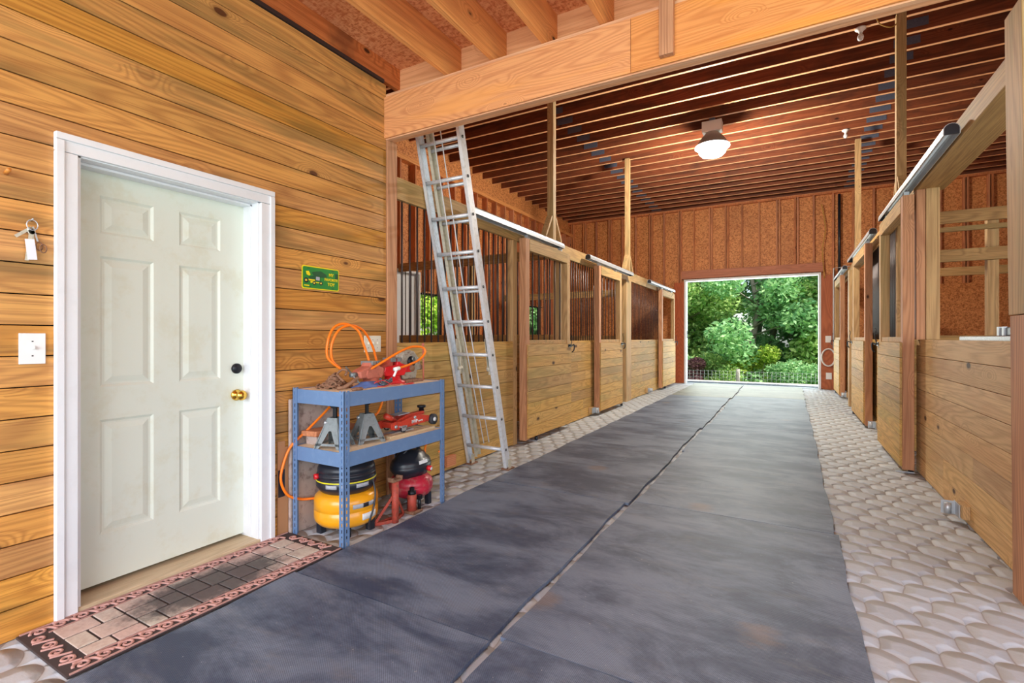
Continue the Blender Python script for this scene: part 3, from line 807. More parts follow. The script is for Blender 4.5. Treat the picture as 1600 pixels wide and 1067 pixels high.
partition(XOL + .16, XL - .13, 6.45, 1.3, [(2.38, 2.52)], [-4.4], 2.38, 'barred partition between the first and second left stalls')
partition(XOL + .16, XL - .13, 9.95, 1.3, [(2.1, 2.24)], [-4.4], 2.1, 'barred partition between the second and third left stalls')
partition(XR + .15, XOR - .16, 6.9, 1.28, [(2.47, 2.6), (2.38, 2.43), (2.06, 2.19)], [1.83], 0, 'open railed partition behind the nearest right half wall')
partition(XR + .15, XOR - .16, 10.95, 1.28, [(2.3, 2.44)], [], 0, 'farther railed partition in the right stalls')

# counter and case behind right half wall
o = MB().box(XR + .045, XR + .6, 3.3, 4.75, 1.225, 1.262).build('countertop', plain('speckled granite', srgb(150, 152, 160), .3, 0, .6, 60, dirt=srgb(40, 40, 46), dirt_amt=1), bevel=.004); tag(o, 'speckled grey counter slab behind the right half wall', 'countertop')
ct = thing('equipment_case', 'dark blue case with silver corners lying on the speckled counter', 'case', (1.28, 3.85, 1.2625))
MB().box(1.12, 1.5, 3.6, 4.15, 1.263, 1.315).build('case_body', M['black_pl'], ct, bevel=.006)
for yy in (4.02, 4.1): MB().box(1.112, 1.128, yy, yy + .035, 1.264, 1.318).build('corner_trim', M['galv'], ct)

# ---------------------------------------------------------------- mats on the aisle
def mat_obj(x0, x1, y0, y1, z, m, label, skew=0):
    nx, ny = 10, 16; mb = MB(); g = {}
    ph = R.uniform(0, 6)
    for lvl, zz in ((0, z), (1, z + .018)):
        for i in range(nx + 1):
            for j in range(ny + 1):
                x = x0 + (x1 - x0) * i / nx; y = y0 + (y1 - y0) * j / ny
                if i in (0, nx): x += .006 * math.sin(ph + j * .55) + .004 * math.sin(ph * 2 + j * 1.3)
                g[lvl, i, j] = len(mb.v); mb.v.append((x + skew * (y - y0), y, zz + (.001 * math.sin(x * 5 + y * 3) if lvl else 0)))
    def q(*f): mb.f.append(list(f)); mb.m.append(0); mb.sm.append(False)
    for i in range(nx):
        for j in range(ny):
            q(g[1, i, j], g[1, i + 1, j], g[1, i + 1, j + 1], g[1, i, j + 1]); q(g[0, i, j], g[0, i, j + 1], g[0, i + 1, j + 1], g[0, i + 1, j])
    for i in range(nx): q(g[0, i, 0], g[0, i + 1, 0], g[1, i + 1, 0], g[1, i, 0]); q(g[0, i, ny], g[1, i, ny], g[1, i + 1, ny], g[0, i + 1, ny])
    for j in range(ny): q(g[0, 0, j], g[1, 0, j], g[1, 0, j + 1], g[0, 0, j + 1]); q(g[0, nx, j], g[0, nx, j + 1], g[1, nx, j + 1], g[1, nx, j])
    return tag(mb.build('rubber_mat', m), label, 'mat', 'rubber mats down the aisle')


seams_l = [-2.2, -.23, 1.70, 3.62, 5.55, 7.15, 9.1, 11.0, 12.55, 14.15]
seams_r = [-2.2, -.2, 1.74, 3.68, 5.6, 7.52, 9.43, 11.42, 12.8, 14.15]
for k in range(9):
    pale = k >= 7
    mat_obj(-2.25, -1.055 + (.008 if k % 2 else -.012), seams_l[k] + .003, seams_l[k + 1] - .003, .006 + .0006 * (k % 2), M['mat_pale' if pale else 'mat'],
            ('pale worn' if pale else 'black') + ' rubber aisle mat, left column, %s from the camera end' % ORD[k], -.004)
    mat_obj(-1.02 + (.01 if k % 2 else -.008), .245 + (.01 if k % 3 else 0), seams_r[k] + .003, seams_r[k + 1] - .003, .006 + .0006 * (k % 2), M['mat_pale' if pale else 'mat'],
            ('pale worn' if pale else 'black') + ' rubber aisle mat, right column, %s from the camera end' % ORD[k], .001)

# door rug: flagstone middle, scroll border
rg = thing('door_rug', 'long flagstone pattern rubber rug with scroll border before the white door', 'rug', (-2.54, 1.4, 0))
RX0, RX1, RY0, RY1 = -2.785, -2.29, .77, 2.04
MB().box(RX0, RX1, RY0, RY1, .006, .016).build('backing', M['mat_base'], rg, bevel=.003)
mb = MB(); rr = random.Random(3); bx = .085
X0, X1 = RX0 + bx, RX1 - bx
def split(x0, x1, y0, y1, d):
    w_, l_ = x1 - x0, y1 - y0
    if d == 0 or (w_ < .13 and l_ < .15) or (w_ * l_ < .011):
        g_ = .0045; mb.box(x0 + g_, x1 - g_, y0 + g_, y1 - g_, .016, .022); return
    f = rr.choice((.36, .5, .62))
    if l_ > w_ * 1.15 or w_ < .07: m_ = y0 + l_ * f; split(x0, x1, y0, m_, d - 1); split(x0, x1, m_, y1, d - 1)
    else: m_ = x0 + w_ * f; split(x0, m_, y0, y1, d - 1); split(m_, x1, y0, y1, d - 1)
n_ = 5
for k in range(n_): split(X0, X1, RY0 + bx + (RY1 - RY0 - 2 * bx) * k / n_, RY0 + bx + (RY1 - RY0 - 2 * bx) * (k + 1) / n_, 3)
mb.build('flagstones', M['rug_stone'], rg, bevel=.003)
mb = MB()
def scroll(cx, cy, r, dirx, flip):
    pts = []
    for k in range(22):
        t = k / 21 * 2.6 * PI; q = r * (1 - .75 * k / 21)
        a = dirx + (t if flip else -t); pts.append((cx + q * math.cos(a), cy + q * math.sin(a), .0175))
    mb.tube(pts, [.0062 * (1 - .3 * k / 21) for k in range(22)], 6)
for side in (RX0 + .043, RX1 - .043):
    y = RY0 + .06; f = 0
    while y < RY1 - .05:
        scroll(side, y, .028, PI / 2 * (1 if f else 3), f); mb.tube(smooth_path([(side - .03, y - .02, .0175), (side - .01, y + .035, .0175), (side + .03, y + .05, .0175)], 4), .006, 5); y += .0725; f = 1 - f
for yy in (RY0 + .043, RY1 - .043):
    x = RX0 + .11; f = 0
    while x < RX1 - .09: scroll(x, yy, .026, 0, f); mb.tube(smooth_path([(x + .02, yy - .03, .0175), (x + .035, yy, .0175), (x + .05, yy + .03, .0175)], 4), .005, 5); x += .085; f = 1 - f
mb.box(RX0 + .004, RX0 + .011, RY0 + .01, RY1 - .01, .016, .021).box(RX1 - .011, RX1 - .004, RY0 + .01, RY1 - .01, .016, .021).box(RX0 + .078, RX0 + .083, RY0 + .08, RY1 - .08, .016, .021).box(RX1 - .083, RX1 - .078, RY0 + .08, RY1 - .08, .016, .021)
mb.build('scroll_border', M['rug_scroll'], rg)

# ---------------------------------------------------------------- ladder
LAD = (0, 3.97 - 4.08 + 4.08)
def lad(x, s, off=0):
    """point on the ladder: s metres along from the feet, off = distance behind the front face"""
    a = math.atan(.262); return Vector((x, 4.08 - s * math.sin(a) + off * math.cos(a), s * math.cos(a) + off * math.sin(a)))
lt = thing('extension_ladder', 'aluminium extension ladder leaning against the back of the big beam', 'ladder', (-2.55, 4.08, 0))
a_ = math.atan(.262); ldir = Vector((0, -math.sin(a_), math.cos(a_))); lnorm = Vector((0, math.cos(a_), math.sin(a_)))
def channel(x, s0, s1, off, depth, inward, mat, name, wf=.028):
    mb = MB(); c = off
    mb.bar(lad(x, s0, c), lad(x, s1, c), depth, .003, lnorm)
    for d in (-depth / 2, depth / 2):
        mb.bar(lad(x + inward * wf / 2, s0, c + d), lad(x + inward * wf / 2, s1, c + d), .005, wf, lnorm)
    return mb.build(name, mat, lt)
channel(-2.785, .03, 3.25, .0, .075, 1, M['alu'], 'side_rail'); channel(-2.335, .03, 3.25, .0, .075, -1, M['alu'], 'side_rail')
channel(-2.735, .06, 3.2, .075, .065, 1, M['alu_dull'], 'fly_rail'); channel(-2.385, .06, 3.2, .075, .065, -1, M['alu_dull'], 'fly_rail')
for k in range(10):
    s_ = .205 + k * .31
    MB().tube([lad(-2.783, s_, -.005), lad(-2.337, s_, -.005)], .0165, 12).build('rung', M['alu'], lt)
    MB().cyl(lad(-2.3345, s_, -.005), lad(-2.329, s_, -.005), .013, 10).build('rung_end', M['slot'], lt)
    if k > 3: MB().tube([lad(-2.733, s_ - .045, .07), lad(-2.387, s_ - .045, .07)], .015, 10).build('rung', M['alu'], lt)
MB().tube([lad(-2.60, 3.15, -.03), lad(-2.60, 1.5, -.035), lad(-2.555, .26, -.03)], .005, 6).build('rope', M['rope'], lt)
MB().tube([lad(-2.56, 3.15, .02), lad(-2.56, 1.5, .02), lad(-2.515, .26, .0)], .005, 6).build('rope', M['rope'], lt)
for x in (-2.77, -2.35):
    MB().box(x - .04, x + .04, 4.03, 4.15, .001, .014).build('foot_pad', M['rust'], lt); MB().bar((x - .03, 4.08, .01), (x - .03, 4.07, .1), .05, .004, (0, 1, 0)).build('foot_bracket', M['alu_dull'], lt); MB().bar((x + .03, 4.08, .01), (x + .03, 4.07, .1), .05, .004, (0, 1, 0)).build('foot_bracket', M['alu_dull'], lt)
for x in (-2.72, -2.40):
    mb = MB(); mb.bar(lad(x, .98, .0), lad(x, 1.28, .02), .04, .006, lnorm).bar(lad(x + .012, .95, -.02), lad(x + .012, 1.2, .05), .015, .01, lnorm).cyl(lad(x - .015, 1.0, .0), lad(x + .02, 1.0, .0), .022, 12).build('rung_lock', M['alu_dull'], lt)

# ---------------------------------------------------------------- high bay lamp and sockets
lx, ly_, lz = -1.10, 8.55, CZ
hb = thing('high_bay_lamp', 'lit high bay lamp with white ballast box under the high ceiling', 'lamp', (lx, ly_, lz))
MB().box(lx - .04, lx + .04, ly_ - .03, ly_ + .03, lz - .06, lz + .0).build('hook', M['gusset'], hb)
MB().box(lx - .15, lx + .15, ly_ - .09, ly_ + .09, lz - .23, lz - .06).build('ballast_box', M['white_pl'], hb, bevel=.008)
MB().lathe([(.06, -.22), (.10, -.24), (.18, -.33), (.24, -.42), (.262, -.45), (.268, -.455), (.255, -.45), (.2, -.4)], (lx, ly_, lz), 'Z', 36).build('reflector', M['galv'], hb)
MB().lathe([(.262, -.455), (.265, -.47), (.215, -.50), (.20, -.56), (.16, -.60), (.05, -.615), (.001, -.616)], (lx, ly_, lz), 'Z', 36).build('lamp_bowl', M['lamp_glow'], hb)
add_light('high_bay_light', 'POINT', (lx, ly_, lz - .70), 480, (1, .93, .8), radius=.16)


def bulb(x, y, z, label):
    t = thing('bare_bulb', label, 'light bulb', (x, y, z))
    MB().lathe([(.055, 0), (.055, -.015), (.03, -.03), (.022, -.05), (.001, -.05)], (x, y, z)).build('socket', M['white_pl'], t)
    MB().lathe([(.014, -.05), (.016, -.065), (.03, -.09), (.033, -.11), (.024, -.135), (.001, -.145)], (x, y, z)).build('bulb_glass', M['label_white'], t)


bulb(.70, ys_[min(range(len(ys_)), key=lambda i: abs(ys_[i] - 6.9))], CZ - .001, 'bare bulb in a white socket on the ceiling, nearer the big beam')
bulb(.82, ys_[min(range(len(ys_)), key=lambda i: abs(ys_[i] - 10.2))], CZ - .001, 'bare bulb in a white socket on the ceiling, nearer the end wall')
t = thing('stall_lamp', 'small glowing lamp inside the second left stall', 'lamp', (-4.55, 9.86, 2.55))
MB().lathe([(.05, .02), (.05, 0), (.001, 0)], (-4.4, 9.89, 2.6)).build('socket', M['white_pl'], t)
MB().lathe([(.02, 0), (.05, -.03), (.055, -.07), (.03, -.11), (.001, -.12)], (-4.4, 9.89, 2.6)).build('bulb_glass', M['lamp_glow'], t)
o = MB().tube(smooth_path([(.80, 6.62, CZ + .02), (.84, 6.65, CZ - .12), (.95, 6.72, CZ - .16), (1.02, 6.8, CZ - .1)], 6), .006, 6).build('ceiling_cable', M['yellow_wire']); tag(o, 'yellow cable looping between the bulb and the right ceiling post', 'cable')

# ---------------------------------------------------------------- things on walls


def switch_plate(y, z, wd, hh, n, mat, label, x=XL, axis='X'):
    t = thing('light_switch_plate', label, 'switch', (x, y, z))
    MB().box(x + .001, x + .008, y - wd / 2, y + wd / 2, z - hh / 2, z + hh / 2).build('plate', M[mat], t, bevel=.002)
    for k in range(n):
        yy = y + (k - (n - 1) / 2) * .046
        MB().box(x + .008, x + .022, yy - .005, yy + .005, z - .002, z + .012).build('toggle', M[mat], t, bevel=.001)
        MB().box(x + .0081, x + .0088, yy - .003, yy + .003, z + .028, z + .033).box(x + .0081, x + .0088, yy - .003, yy + .003, z - .033, z - .028).build('screw', M['slot'], t)


switch_plate(.825, 1.205, .085, .13, 1, 'white_pl', 'white single light switch plate left of the white door')
switch_plate(2.78, 1.205, .17, .125, 3, 'cream_pl', 'cream triple light switch plate above the blue shelf')

# keys and scissors on a nail
kt = thing('hanging_keys', 'bunch of keys with white paper tag hanging on the wall left of the door', 'keys', (XL + .01, .815, 1.74))
MB().cyl((XL, .82, 1.745), (XL + .03, .82, 1.75), .003, 6).build('nail', M['galv'], kt)
MB().tube([(XL + .022, .82 + .018 * math.cos(t * PI / 6), 1.725 + .022 * math.sin(t * PI / 6)) for t in range(12)], .002, 6, closed=True).build('key_ring', M['galv'], kt)
for (dy, dz, ln) in ((-.015, -.14, 1), (-.05, -.045, 1), (.004, -.12, 1)):
    MB().bar((XL + .016, .82, 1.715), (XL + .014, .82 + dy, 1.715 + dz), .012, .003, (0, 1, 0)).cyl((XL + .013, .82 + dy * .1, 1.71 + dz * .1), (XL + .018, .82 + dy * .1, 1.71 + dz * .1), .011, 12).build('key', M['alu_dull'], kt)
MB().bar((XL + .02, .812, 1.665), (XL + .018, .822, 1.58), .03, .002, (0, 1, 0)).build('paper_tag', M['paper'], kt)
sc_ = thing('scissors', 'small brown handled scissors hanging with the keys', 'scissors', (XL + .01, .85, 1.66))
for q in (0, 1):
    MB().tube([(XL + .012 + q * .004, .845 + q * .012 + .011 * math.cos(t * PI / 6), 1.64 - q * .008 + .018 * math.sin(t * PI / 6)) for t in range(12)], .0025, 6, closed=True).build('handle_loop', M['rust'], sc_)
MB().bar((XL + .012, .84, 1.66), (XL + .012, .825, 1.72), .006, .002, (0, 1, 0)).build('blade', M['galv'], sc_)
o = MB().cyl((XL, .745, 1.925), (XL + .05, .742, 1.93), .008, 10).build('wall_peg', M['peg']); tag(o, 'short wooden peg in the board wall at the left picture edge', 'peg')

# tractor sign
sg = thing('metal_sign', 'green and yellow licence plate sign with a lawn tractor and words', 'sign', (XL + .004, 2.30, 1.655))
def rrect(y0, y1, z0, z1, r, n=5):
    P = []
    for cx, cz, a0 in ((y1 - r, z1 - r, 0), (y0 + r, z1 - r, PI / 2), (y0 + r, z0 + r, PI), (y1 - r, z0 + r, 1.5 * PI)):
        for k in range(n + 1): a = a0 + PI / 2 * k / n; P.append((cx + r * math.cos(a), cz + r * math.sin(a)))
    return P
SX = XL
MB().prism(rrect(2.15, 2.455, 1.578, 1.732, .014), SX + .002, SX + .005, 'X').build('border', M['sign_yellow'], sg)
MB().prism(rrect(2.156, 2.449, 1.585, 1.725, .011), SX + .0052, SX + .0062, 'X').build('field', M['sign_green'], sg)
mb = MB(); mb.prism([(2.225, 1.69), (2.26, 1.70), (2.30, 1.705), (2.345, 1.685), (2.35, 1.665), (2.29, 1.66), (2.24, 1.67)], SX + .0063, SX + .0068, 'X'); mb.box(SX + .0063, SX + .0068, 2.42, 2.446, 1.66, 1.7)
mb.build('bush_shape', M['sign_dark'], sg)
mb = MB()
mb.prism([(2.178, 1.694), (2.2, 1.698), (2.215, 1.674), (2.205, 1.666), (2.185, 1.672)], SX + .007, SX + .008, 'X')
mb.box(SX + .007, SX + .008, 2.2, 2.25, 1.634, 1.644).box(SX + .007, SX + .008, 2.215, 2.24, 1.62, 1.632).box(SX + .007, SX + .008, 2.165, 2.205, 1.596, 1.604).box(SX + .007, SX + .008, 2.255, 2.29, 1.622, 1.628)
mb.build('tractor_yellow', M['sign_yellow'], sg)
MB().prism([(2.2, 1.66), (2.245, 1.67), (2.29, 1.664), (2.293, 1.636), (2.21, 1.632)], SX + .007, SX + .0078, 'X').build('tractor_hood', M['sign_dark'], sg)
MB().box(SX + .0078, SX + .0082, 2.258, 2.288, 1.64, 1.664).build('grille', M['label'], sg)
mb = MB()
for cy, cz, r in ((2.18, 1.634, .017), (2.243, 1.619, .013), (2.298, 1.622, .013)): mb.cyl((SX + .007, cy, cz), (SX + .009, cy, cz), r, 14)
mb.build('tractor_tire', M['rubber'], sg)
mb = MB()
for cy, cz, r in ((2.18, 1.634, .008), (2.243, 1.619, .006), (2.298, 1.622, .006)): mb.cyl((SX + .009, cy, cz), (SX + .0095, cy, cz), r, 12)
mb.build('tractor_hub', M['sign_yellow'], sg)
MB().box(SX + .0063, SX + .007, 2.19, 2.21, 1.713, 1.717).box(SX + .0063, SX + .007, 2.39, 2.41, 1.713, 1.717).box(SX + .0063, SX + .007, 2.2, 2.22, 1.592, 1.596).box(SX + .0063, SX + .007, 2.39, 2.41, 1.592, 1.596).build('slot', M['slot'], sg)


def text_obj(txt, size, mat, parent, loc, rot, name='lettering', extr=.0006, bold=.0):
    cu = bpy.data.curves.new(name, 'FONT'); cu.body = txt; cu.size = size; cu.extrude = extr; cu.offset = bold; cu.align_x = 'CENTER'; cu.align_y = 'CENTER'
    o = bpy.data.objects.new(name, cu); col.objects.link(o); bpy.context.view_layer.update()
    me = bpy.data.meshes.new_from_object(o.evaluated_get(bpy.context.evaluated_depsgraph_get())); bpy.data.objects.remove(o)
    me.materials.clear(); me.materials.append(mat); o = bpy.data.objects.new(name, me); col.objects.link(o)
    off = Vector((0, 0, 0)); p = parent
    while p: off += p.location; p = p.parent
    o.parent = parent; o.location = Vector(loc) - off; o.rotation_euler = rot; return o


for tx, zz, yy in (('MY', 1.685, 2.385), ('FAVORITE', 1.652, 2.385), ('TOY', 1.62, 2.385)):
    text_obj(tx, .03 if tx != 'FAVORITE' else .025, M['sign_yellow'], sg, (SX + .0075, yy, zz), (PI / 2, 0, PI / 2), bold=.0006)

# end wall fittings
def end_plate(x, z, label):
    o = MB().box(x - .06, x + .06, YE - .122, YE - .112, z - .08, z + .08).build('outlet_plate', M['white_pl'], bevel=.003); tag(o, label, 'outlet')
end_plate(.80, 1.22, 'white switch plate on the end wall right of the far doorway, upper')
end_plate(.81, .33, 'white outlet plate on the end wall right of the far doorway, lower')
mb = MB(); mb.tube([(.90, YE - .2, 1.0), (.90, YE - .2, 2.92), (1.25, YE - .2, 2.95)], .014, 8); o = mb.build('conduit_pipe', M['white_trim']); tag(o, 'thin white pipe rising on the end wall and turning right', 'pipe')
mb = MB()
for k in range(3):
    mb.tube([(.80 + (.13 + .008 * k) * math.cos(t * PI / 10) , YE - .14 - .02 * k, .78 + (.20 + .006 * k) * math.sin(t * PI / 10)) for t in range(20)], .011, 7, closed=True)
o = mb.build('water_hose', M['white_pl']); tag(o, 'white water hose coiled on the end wall right of the far doorway', 'hose')
o = MB().cyl((1.02, YE - .14, 2.6), (1.02, YE - .14, CZ - .1), .03, 10).build('drain_pipe', M['black_pl']); tag(o, 'black vertical pipe on the end wall beside the right stalls', 'pipe')
o = MB().tube(smooth_path([(.72, YE - .14, 2.7), (.68, YE - .14, 3.4), (.74, YE - .14, 3.9), (.66, YE - .14, 4.5)], 6), .01, 6).build('wall_cable', M['yellow_wire']); tag(o, 'yellow cable running down the end wall above the far doorway corner', 'cable')

# ---------------------------------------------------------------- blue shelf unit
sx0, sx1, sy0, sy1 = -2.755, -2.29, 2.05, 3.02
su = thing('shelf_unit', 'blue grey steel shelf unit with three tiers standing by the board wall', 'shelf', ((sx0 + sx1) / 2, (sy0 + sy1) / 2, 0))
def leg(x, y, dx, dy):
    mb = MB(); w_ = .042; H_ = .935; t_ = .003
    # slotted angle: two flanges, each a ladder of strips around key slots
    for (ax) in ('x', 'y'):
        def fl_(a0, a1, z0, z1):
            if ax == 'x': mb.box(x + dx * a0, x + dx * a1, y, y + dy * t_, z0, z1)
            else: mb.box(x, x + dx * t_, y + dy * a0, y + dy * a1, z0, z1)
        fl_(0, .016, 0, H_); fl_(.026, w_, 0, H_)
        z = 0
        while z < H_: fl_(.016, .026, z, min(z + .016, H_)); z += .038
    return mb.build('leg', M['blue_steel'], su)
leg(sx1, sy0, -1, 1); leg(sx0, sy0, 1, 1); leg(sx1, sy1, -1, -1); leg(sx0, sy1, 1, -1)
for z in (.925, .565):
    for y_ in (sy0 + .0035, sy1 - .0075): MB().box(sx0 + .004, sx1 - .004, y_, y_ + .004, z - .085, z + .003).build('side_beam', M['blue_steel'], su, bevel=.001)
    for x_ in (sx0 + .0035, sx1 - .0075): MB().box(x_, x_ + .004, sy0 + .004, sy1 - .004, z - .085, z + .003).build('side_beam', M['blue_steel'], su, bevel=.001)
    MB().box(sx0 + .01, sx1 - .01, sy0 + .01, sy1 - .01, z - .012, z).build('shelf_board', M['board_tan'], su, bevel=.001)
ZT, ZM = .9252, .5652

# items: leaning boards
o = MB().bar((-2.785, 2.17, .43), (-2.765, 2.17, .43), .86, .36, (0, 0, 1)).build('marbled_board', M['stone_grey'], bevel=.004); tag(o, 'mottled grey pink board standing behind the shelf against the wall', 'board')
o.data.transform(Matrix.Translation((0, .05, 0)))
o = MB().box(-2.795, -2.788, 1.97, 2.02, .001, .60).box(-2.7945, -2.7885, 2.02, 2.09, .001, .56)  .build('cardboard_sheet', M['cardboard']); cb = MB().box(-2.7879, -2.7874, 1.972, 2.018, .25, .42).build('printed_patch', M['black_pl'], o); tag(o, 'brown cardboard sheet leaning on the wall left of the shelf', 'cardboard')
o = MB().prism([(-2.74, 2.10), (-2.62, 2.12), (-2.60, 2.22), (-2.63, 2.46), (-2.74, 2.48)], ZM + .055, ZM + .09, 'Z').build('wood_slab', M['red_y'], bevel=.005); tag(o, 'thick rough brown wood slab on the middle shelf at the left', 'wood piece')
o = MB().box(-2.73, -2.63, 2.13, 2.45, ZM, ZM + .054).build('grey_block', M['stone_grey'], bevel=.004); tag(o, 'grey block under the brown wood slab on the middle shelf', 'block')
for k, (x, w_) in enumerate(((-2.42, .035), (-2.37, .04))):
    o = MB().box(x - w_ / 2, x + w_ / 2, 2.45 + .05 * k, 2.98, ZM, ZM + .018).build('wood_strip', M['sill_y'], bevel=.002); tag(o, 'pale wood strip on the middle shelf, %s' % ('farther from the shelf front edge' if k == 0 else 'nearest the shelf front edge'), 'wood strip')
o = MB().bar((-2.46, 2.45, ZM + .006), (-2.40, 2.78, ZM + .026), .03, .008, (1, 0, 0)).bar((-2.5, 2.5, ZM + .006), (-2.445, 2.8, ZM + .026), .015, .006, (1, 0, 0)).build('flat_bar', M['galv']); tag(o, 'shiny flat steel bars lying under the floor jack', 'metal bar')

# chain pile
def chain_pile():
    t = thing('rusty_chain', 'pile of rusty chain with a hook on the top shelf corner', 'chain', (-2.56, 2.21, ZT))
    path = []; r2 = random.Random(5)
    for k in range(75):
        a = k * .82; q = .118 * (1 - k / 80) * r2.uniform(.55, 1.0); path.append(Vector((-2.57 + q * math.cos(a) * .9, 2.22 + q * math.sin(a) * 1.05, ZT + .012 + (.085 * (k / 75) ** 1.1) * (1 - q / .16))))
    pts = smooth_path(path, 3)
    # resample at link pitch
    out = [pts[0]]; acc = 0
    for a, b in zip(pts, pts[1:]):
        acc += (b - a).length
        if acc > .030: out.append(b); acc = 0
    for k in range(min(len(out) - 1, 99)):
        c = (out[k] + out[k + 1]) / 2; d = (out[k + 1] - out[k]).normalized(); up = Vector((0, 0, 1)); sd = d.cross(up).normalized() if k % 2 else (up - d * up.dot(d)).normalized()
        ring = [c + d * (.0245 * math.cos(u * PI / 5)) + sd * (.0135 * math.sin(u * PI / 5)) for u in range(10)]
        MB().tube(ring, .0056, 6, closed=True).build('chain_link', M['rust'], t)
    MB().tube(smooth_path([(-2.48, 2.23, ZT + .085), (-2.49, 2.25, ZT + .115), (-2.52, 2.24, ZT + .12), (-2.53, 2.21, ZT + .095), (-2.50, 2.2, ZT + .075), (-2.46, 2.2, ZT + .05)], 5), .0075, 8).build('hook', M['rust'], t)
    MB().tube(smooth_path([(-2.41, 2.27, ZT + .07), (-2.40, 2.22, ZT + .05), (-2.42, 2.17, ZT + .02), (-2.46, 2.15, ZT + .012)], 5), .012, 8).build('grab_hook', M['rust'], t)
chain_pile()

# bench vises
def vise(name, loc, ang, m1, m2, label, k=1.0):
    t = thing(name, label, 'vise', loc, rz=ang); L = dict(local=True)
    MB().lathe([(.075, 0), (.075, .012), (.05, .02), (.045, .045), (.001, .045)], (0, 0, 0)).build('base', m1, t, **L)
    mb = MB(); mb.prism([(-.07, .045), (.06, .045), (.075, .075), (.075, .105), (.03, .12), (.028, .145), (.004, .145), (.004, .11), (-.075, .10), (-.085, .07)], -.04, .04, 'Y'); mb.build('body', m1, t, bevel=.006, **L)
    mb = MB(); mb.prism([(-.125, .05), (-.02 - .01, .055), (-.012, .145), (-.036, .145), (-.05, .12), (-.10, .105), (-.13, .09)], -.036, .036, 'Y'); o = mb.build('front_jaw', m2, t, bevel=.006, **L); o.location.x = -.0
    MB().box(-.038, -.005, -.045, .045, .128, .15).build('jaw_plate', M['steel_grey'], t, bevel=.001, **L)
    MB().box(.006, .034, -.045, .045, .128, .15).build('jaw_plate', M['steel_grey'], t, bevel=.001, **L)
    MB().box(.06, .13, -.02, .02, .06, .1).build('slide', m1, t, bevel=.004, **L)
    MB().cyl((-.13, 0, .075), (-.175, 0, .075), .014, 12).build('screw', M['steel_grey'], t, **L)
    MB().tube([(-.16, -.05, .03), (-.16, .05, .12)], .005, 8).build('handle', M['steel_grey'], t, **L)
    t.scale = (k, k, k); return t
vise('bench_vise', (-2.50, 2.47, ZT), PI / 2 + .1, M['salmon'], M['salmon'], 'faded salmon red bench vise behind the chain on the top shelf', 1.12)
vise('bench_vise', (-2.50, 2.68, ZT), PI / 2 - .2, M['red'], M['rust_red'], 'bright red bench vise in the middle of the top shelf', 1.22)
v3 = thing('heavy_vise', 'large worn grey vise with long upright handle rod on the top shelf', 'vise', (-2.50, 2.86, ZT))
MB().box(-2.58, -2.42, 2.74, 2.93, ZT + .0, ZT + .02).build('base', M['rust'], v3, bevel=.004)
Pc = []
mb = MB(); outl = [(2.79, .02), (2.93, .02), (2.945, .08), (2.985, .085), (2.985, .12), (2.96, .175), (2.91, .225), (2.86, .235), (2.80, .225), (2.775, .19), (2.78, .17), (2.76, .15), (2.77, .06)]
mb.prism([(y - .02, ZT + z) for y, z in outl], -2.545, -2.475, 'X'); mb.build('frame', M['cast_grey'], v3, bevel=.008)
MB().cyl((-2.474, 2.85, ZT + .15), (-2.462, 2.85, ZT + .15), .04, 20).build('opening', M['black_metal'], v3)
MB().cyl((-2.46, 2.83, ZT + .10), (-2.44, 2.83, ZT + .10), .024, 16).build('cap', M['rust'], v3)
MB().cyl((-2.51, 2.95, ZT + .10), (-2.51, 3.0, ZT + .10), .022, 14).build('screw', M['rust'], v3)
MB().tube([(-2.47, 2.99, ZT + .001), (-2.47, 2.985, ZT + .275)], .0065, 8).lathe([(.002, -.012), (.011, -.006), (.011, .006), (.002, .012)], (-2.47, 2.985, ZT + .275)).build('handle', M['salmon'], v3)

# cloth, wires, clamp
mb = MB(); g = 9; r2 = random.Random(2)
for i in range(g):
    for j in range(g):
        u, v = i / (g - 1), j / (g - 1); e = math.sin(PI * u) * math.sin(PI * v); mb.v.append((-2.44 + (u - .5) * .12 + r2.uniform(-.008, .008), 2.38 + (v - .5) * .2 + r2.uniform(-.008, .008), ZT + .003 + .045 * e * r2.uniform(.6, 1.1)))
for i in range(g - 1):
    for j in range(g - 1): a = i * g + j; mb.f.append([a, a + g, a + g + 1, a + 1]); mb.m.append(0); mb.sm.append(True)
o = mb.build('blue_rag', M['blue_cloth']); so = o.modifiers.new('solid', 'SOLIDIFY'); so.thickness = .003; tag(o, 'crumpled blue rag between the chain and the wire bundle', 'rag')
o = MB().lathe([(.001, 0), (.03, .001), (.036, .01), (.024, .018), (.001, .02)], (-2.34, 2.20, ZT), sx=.7, sy=1.3).build('oval_stone', M['rust']); tag(o, 'flat oval rusty piece beside the chain pile', 'metal piece')
t = thing('wire_bundle', 'tangled bundle of blue grey and red wire on the top shelf', 'wire', (-2.40, 2.50, ZT))
for k in range(7):
    a0 = k * .9; mb = MB(); mb.tube([(-2.39 + .026 * math.cos(u * PI / 8 + a0) * (1 - .06 * k), 2.50 + .055 * math.sin(u * PI / 8) * (1 - .05 * k), ZT + .022 + .014 * math.sin(u * PI / 8 * 2 + a0) + .003 * k) for u in range(16)], .004, 6, closed=True).build('wire_loop', M['wire_dark'], t)
MB().tube(smooth_path([(-2.37, 2.40, ZT + .006), (-2.345, 2.46, ZT + .006), (-2.35, 2.55, ZT + .03), (-2.33, 2.62, ZT + .006), (-2.32, 2.70, ZT + .005), (-2.35, 2.72, ZT + .006), (-2.34, 2.62, ZT + .006)], 6), .003, 6).tube(smooth_path([(-2.36, 2.36, ZT + .03), (-2.34, 2.42, ZT + .045), (-2.335, 2.5, ZT + .01), (-2.34, 2.58, ZT + .005)], 6), .003, 6).build('red_wire', M['red_wire'], t)

